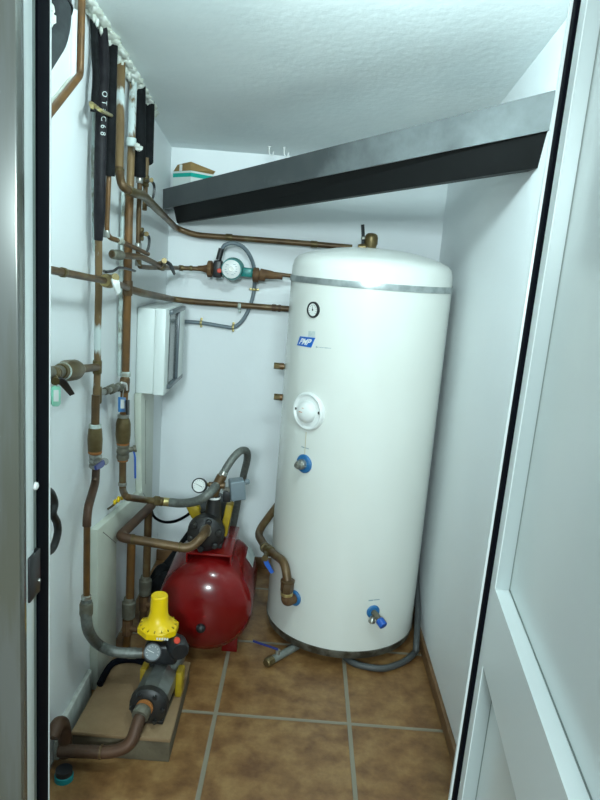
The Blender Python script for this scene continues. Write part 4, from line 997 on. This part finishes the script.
# ------------------------------------------------------------------ valve pipe at lower left of tank
p, n = nrm(295.0, 597.5)
tvl = thing('tank_inlet', 'brown angled inlet fitting with blue ring low on the tank side', 'fitting', p+n*.04)
bm = N(); lathe(bm, p+n*.0005, n, [(0,.030),(.006,.031),(.010,.027)], 32); part('blue_ring', bm, M['blue_ring'], tvl, 'blue plastic ring')
e = p+n*.052
e_up = V((e.x, e.y, D(284.5,583,e.y).z))
bm = N(); tube(bm, [p+n*.008, e, e+UP*.045], .0205, .03, 16); part('elbow', bm, M['iron_rust'], tvl, 'rusty brown elbow')
bm = N(); ring(bm, e+UP*.034, UP, .0235, .012); part('sealing_ring', bm, M['brass_bright'], tvl, 'pale yellow ring')
bm = N(); hexnut(bm, e+UP*.062, UP, .025, .04); ring(bm, e+UP*.085, UP, .027, .010); parts('union_nut', bm, M['copper'], tvl)
zz = e.z+.085
g1 = V((e.x,e.y,zz)); yb = e.y
g2 = D(284.5,562,yb+.03); g3 = D(271,548,yb+.20); g4 = D(257,533,yb+.34); g5 = D(274.5,509,yb+.44); g5.y = min(g5.y, YB-.03)
g6 = D(284,497,yb+.5)
def clear_of_tank(q, m=.03):
    ox = V((q.x-TX, q.y-TY, 0))
    return q if ox.length > TR+m else V((TX, TY, q.z))+ox.normalized()*(TR+m)
g2, g3, g4, g5, g6 = [clear_of_tank(q) for q in (g2, g3, g4, g5, g6)]
bm = N(); tube(bm, [g1, g2, g3, g4, g5, g6], .0165, .05, 16)
tpq = solo('copper_pipe', bm, M['copper'], 'bent brown pipe rising from the low tank inlet behind the tank', 'pipe')
va = valve('brass valve with blue lever on the bent pipe left of the tank', g3*.9+g2*.1, g3-g2, .021, .08, D(263.5,556,yb+.12)-g3, [D(266,562,yb+.10), D(272.5,573,yb+.08)], M['brass'], M['blue_lever'], wide=.018, hand_lab='blue lever')
# drain pipe stub under tank
a = F(268.5,662,.0165); b = F(297,646,.0145)
bm = N(); tube(bm, [a, b], .0145, .02, 16); ds = solo('drain_pipe', bm, M['steel_pipe'], 'pale stub of drain pipe poking out from under the tank', 'pipe')
bm = N(); d = a-b; lathe(bm, a-d.normalized()*.02, d, [(0,.0175),(.03,.0175),(.034,.014)], 8); part('end_fitting', bm, M['brass'], ds, 'brass end fitting')
bm = N(); q = a-d.normalized()*.05; lathe(bm, q+UP*.012, UP, [(0,.010),(.018,.009)], 10); part('stem', bm, M['nickel'], ds)
bm = N(); q = q+UP*.03; w = V((-.10,.045,0)); prism(bm, [q+V((0,-.006,0)), q+w+V((0,-.006,0)), q+w+V((0,.006,0)), q+V((0,.006,0))], (0,0,.004), .001); part('lever', bm, M['blue_dark'], ds, 'purple blue lever')
# grey hose on the floor at the right
a = F(338,655,.018)
bm = N(); hose(bm, [V((TX-.03,TY-.17,.0127)), F(350,661,.0127), F(368,667,.0127), F(386,668,.0127), F(405,661,.0127), F(416,651,.016), V((.535, 2.43, .04)), V((.546, 2.50, .075)), V((.5595, 2.60, .12)), V((.5603, 2.70, .2)), V((.5603, 2.76, .32)), V((.5603,2.78,.45))], .0125, 12)
solo('grey_hose', bm, M['dark_hose'], 'grey hose curving over the floor from under the tank to the right wall', 'hose')

# ------------------------------------------------------------------ light
def area(name, loc, rot, size, energy, col, sy=None):
    l = bpy.data.lights.new(name, 'AREA'); l.energy = energy; l.color = col; l.size = size
    if sy: l.shape = 'RECTANGLE'; l.size_y = sy
    o = bpy.data.objects.new(name, l); COL.objects.link(o); o.location = loc; o.rotation_euler = rot; return o
lo_ = V((.08, 1.26, 2.08)); ld = V((-.05, 3.1, 1.35))-lo_
area('bulkhead_lamp', lo_, ld.to_track_quat('-Z', 'Y').to_euler(), .22, 9.2, (.76,.985,1.0), .12)
pl_ = bpy.data.lights.new('bulkhead_glow', 'POINT'); pl_.energy = 1.2; pl_.color = (.80,.98,1.0); pl_.shadow_soft_size = .08
po = bpy.data.objects.new('bulkhead_glow', pl_); COL.objects.link(po); po.location = lo_
cl_ = V((-1.0,-.15,1.72)); area('corridor_lamp', cl_, (V((.35,2.0,1.2))-cl_).to_track_quat('-Z','Y').to_euler(), .13, .8, (.80,.98,1.0), .13)
kl_ = V((-.14,-1.6,2.0)); area('front_fill_light', kl_, (V((-.05,2.6,1.2))-kl_).to_track_quat('-Z','Y').to_euler(), .4, 66, (.79,.97,1.0), .3)  # unseen fill light, added to brighten the back wall through the doorway
w = bpy.data.worlds.new('world'); SC.world = w; w.use_nodes = True
bg = w.node_tree.nodes['Background']; bg.inputs['Color'].default_value = (.76,.95,1.0,1); bg.inputs['Strength'].default_value = .52

SC.view_settings.view_transform = 'Standard'; SC.view_settings.look = 'None'; SC.view_settings.gamma = 1
SC.view_settings.use_curve_mapping = False; SC.view_settings.exposure = .28
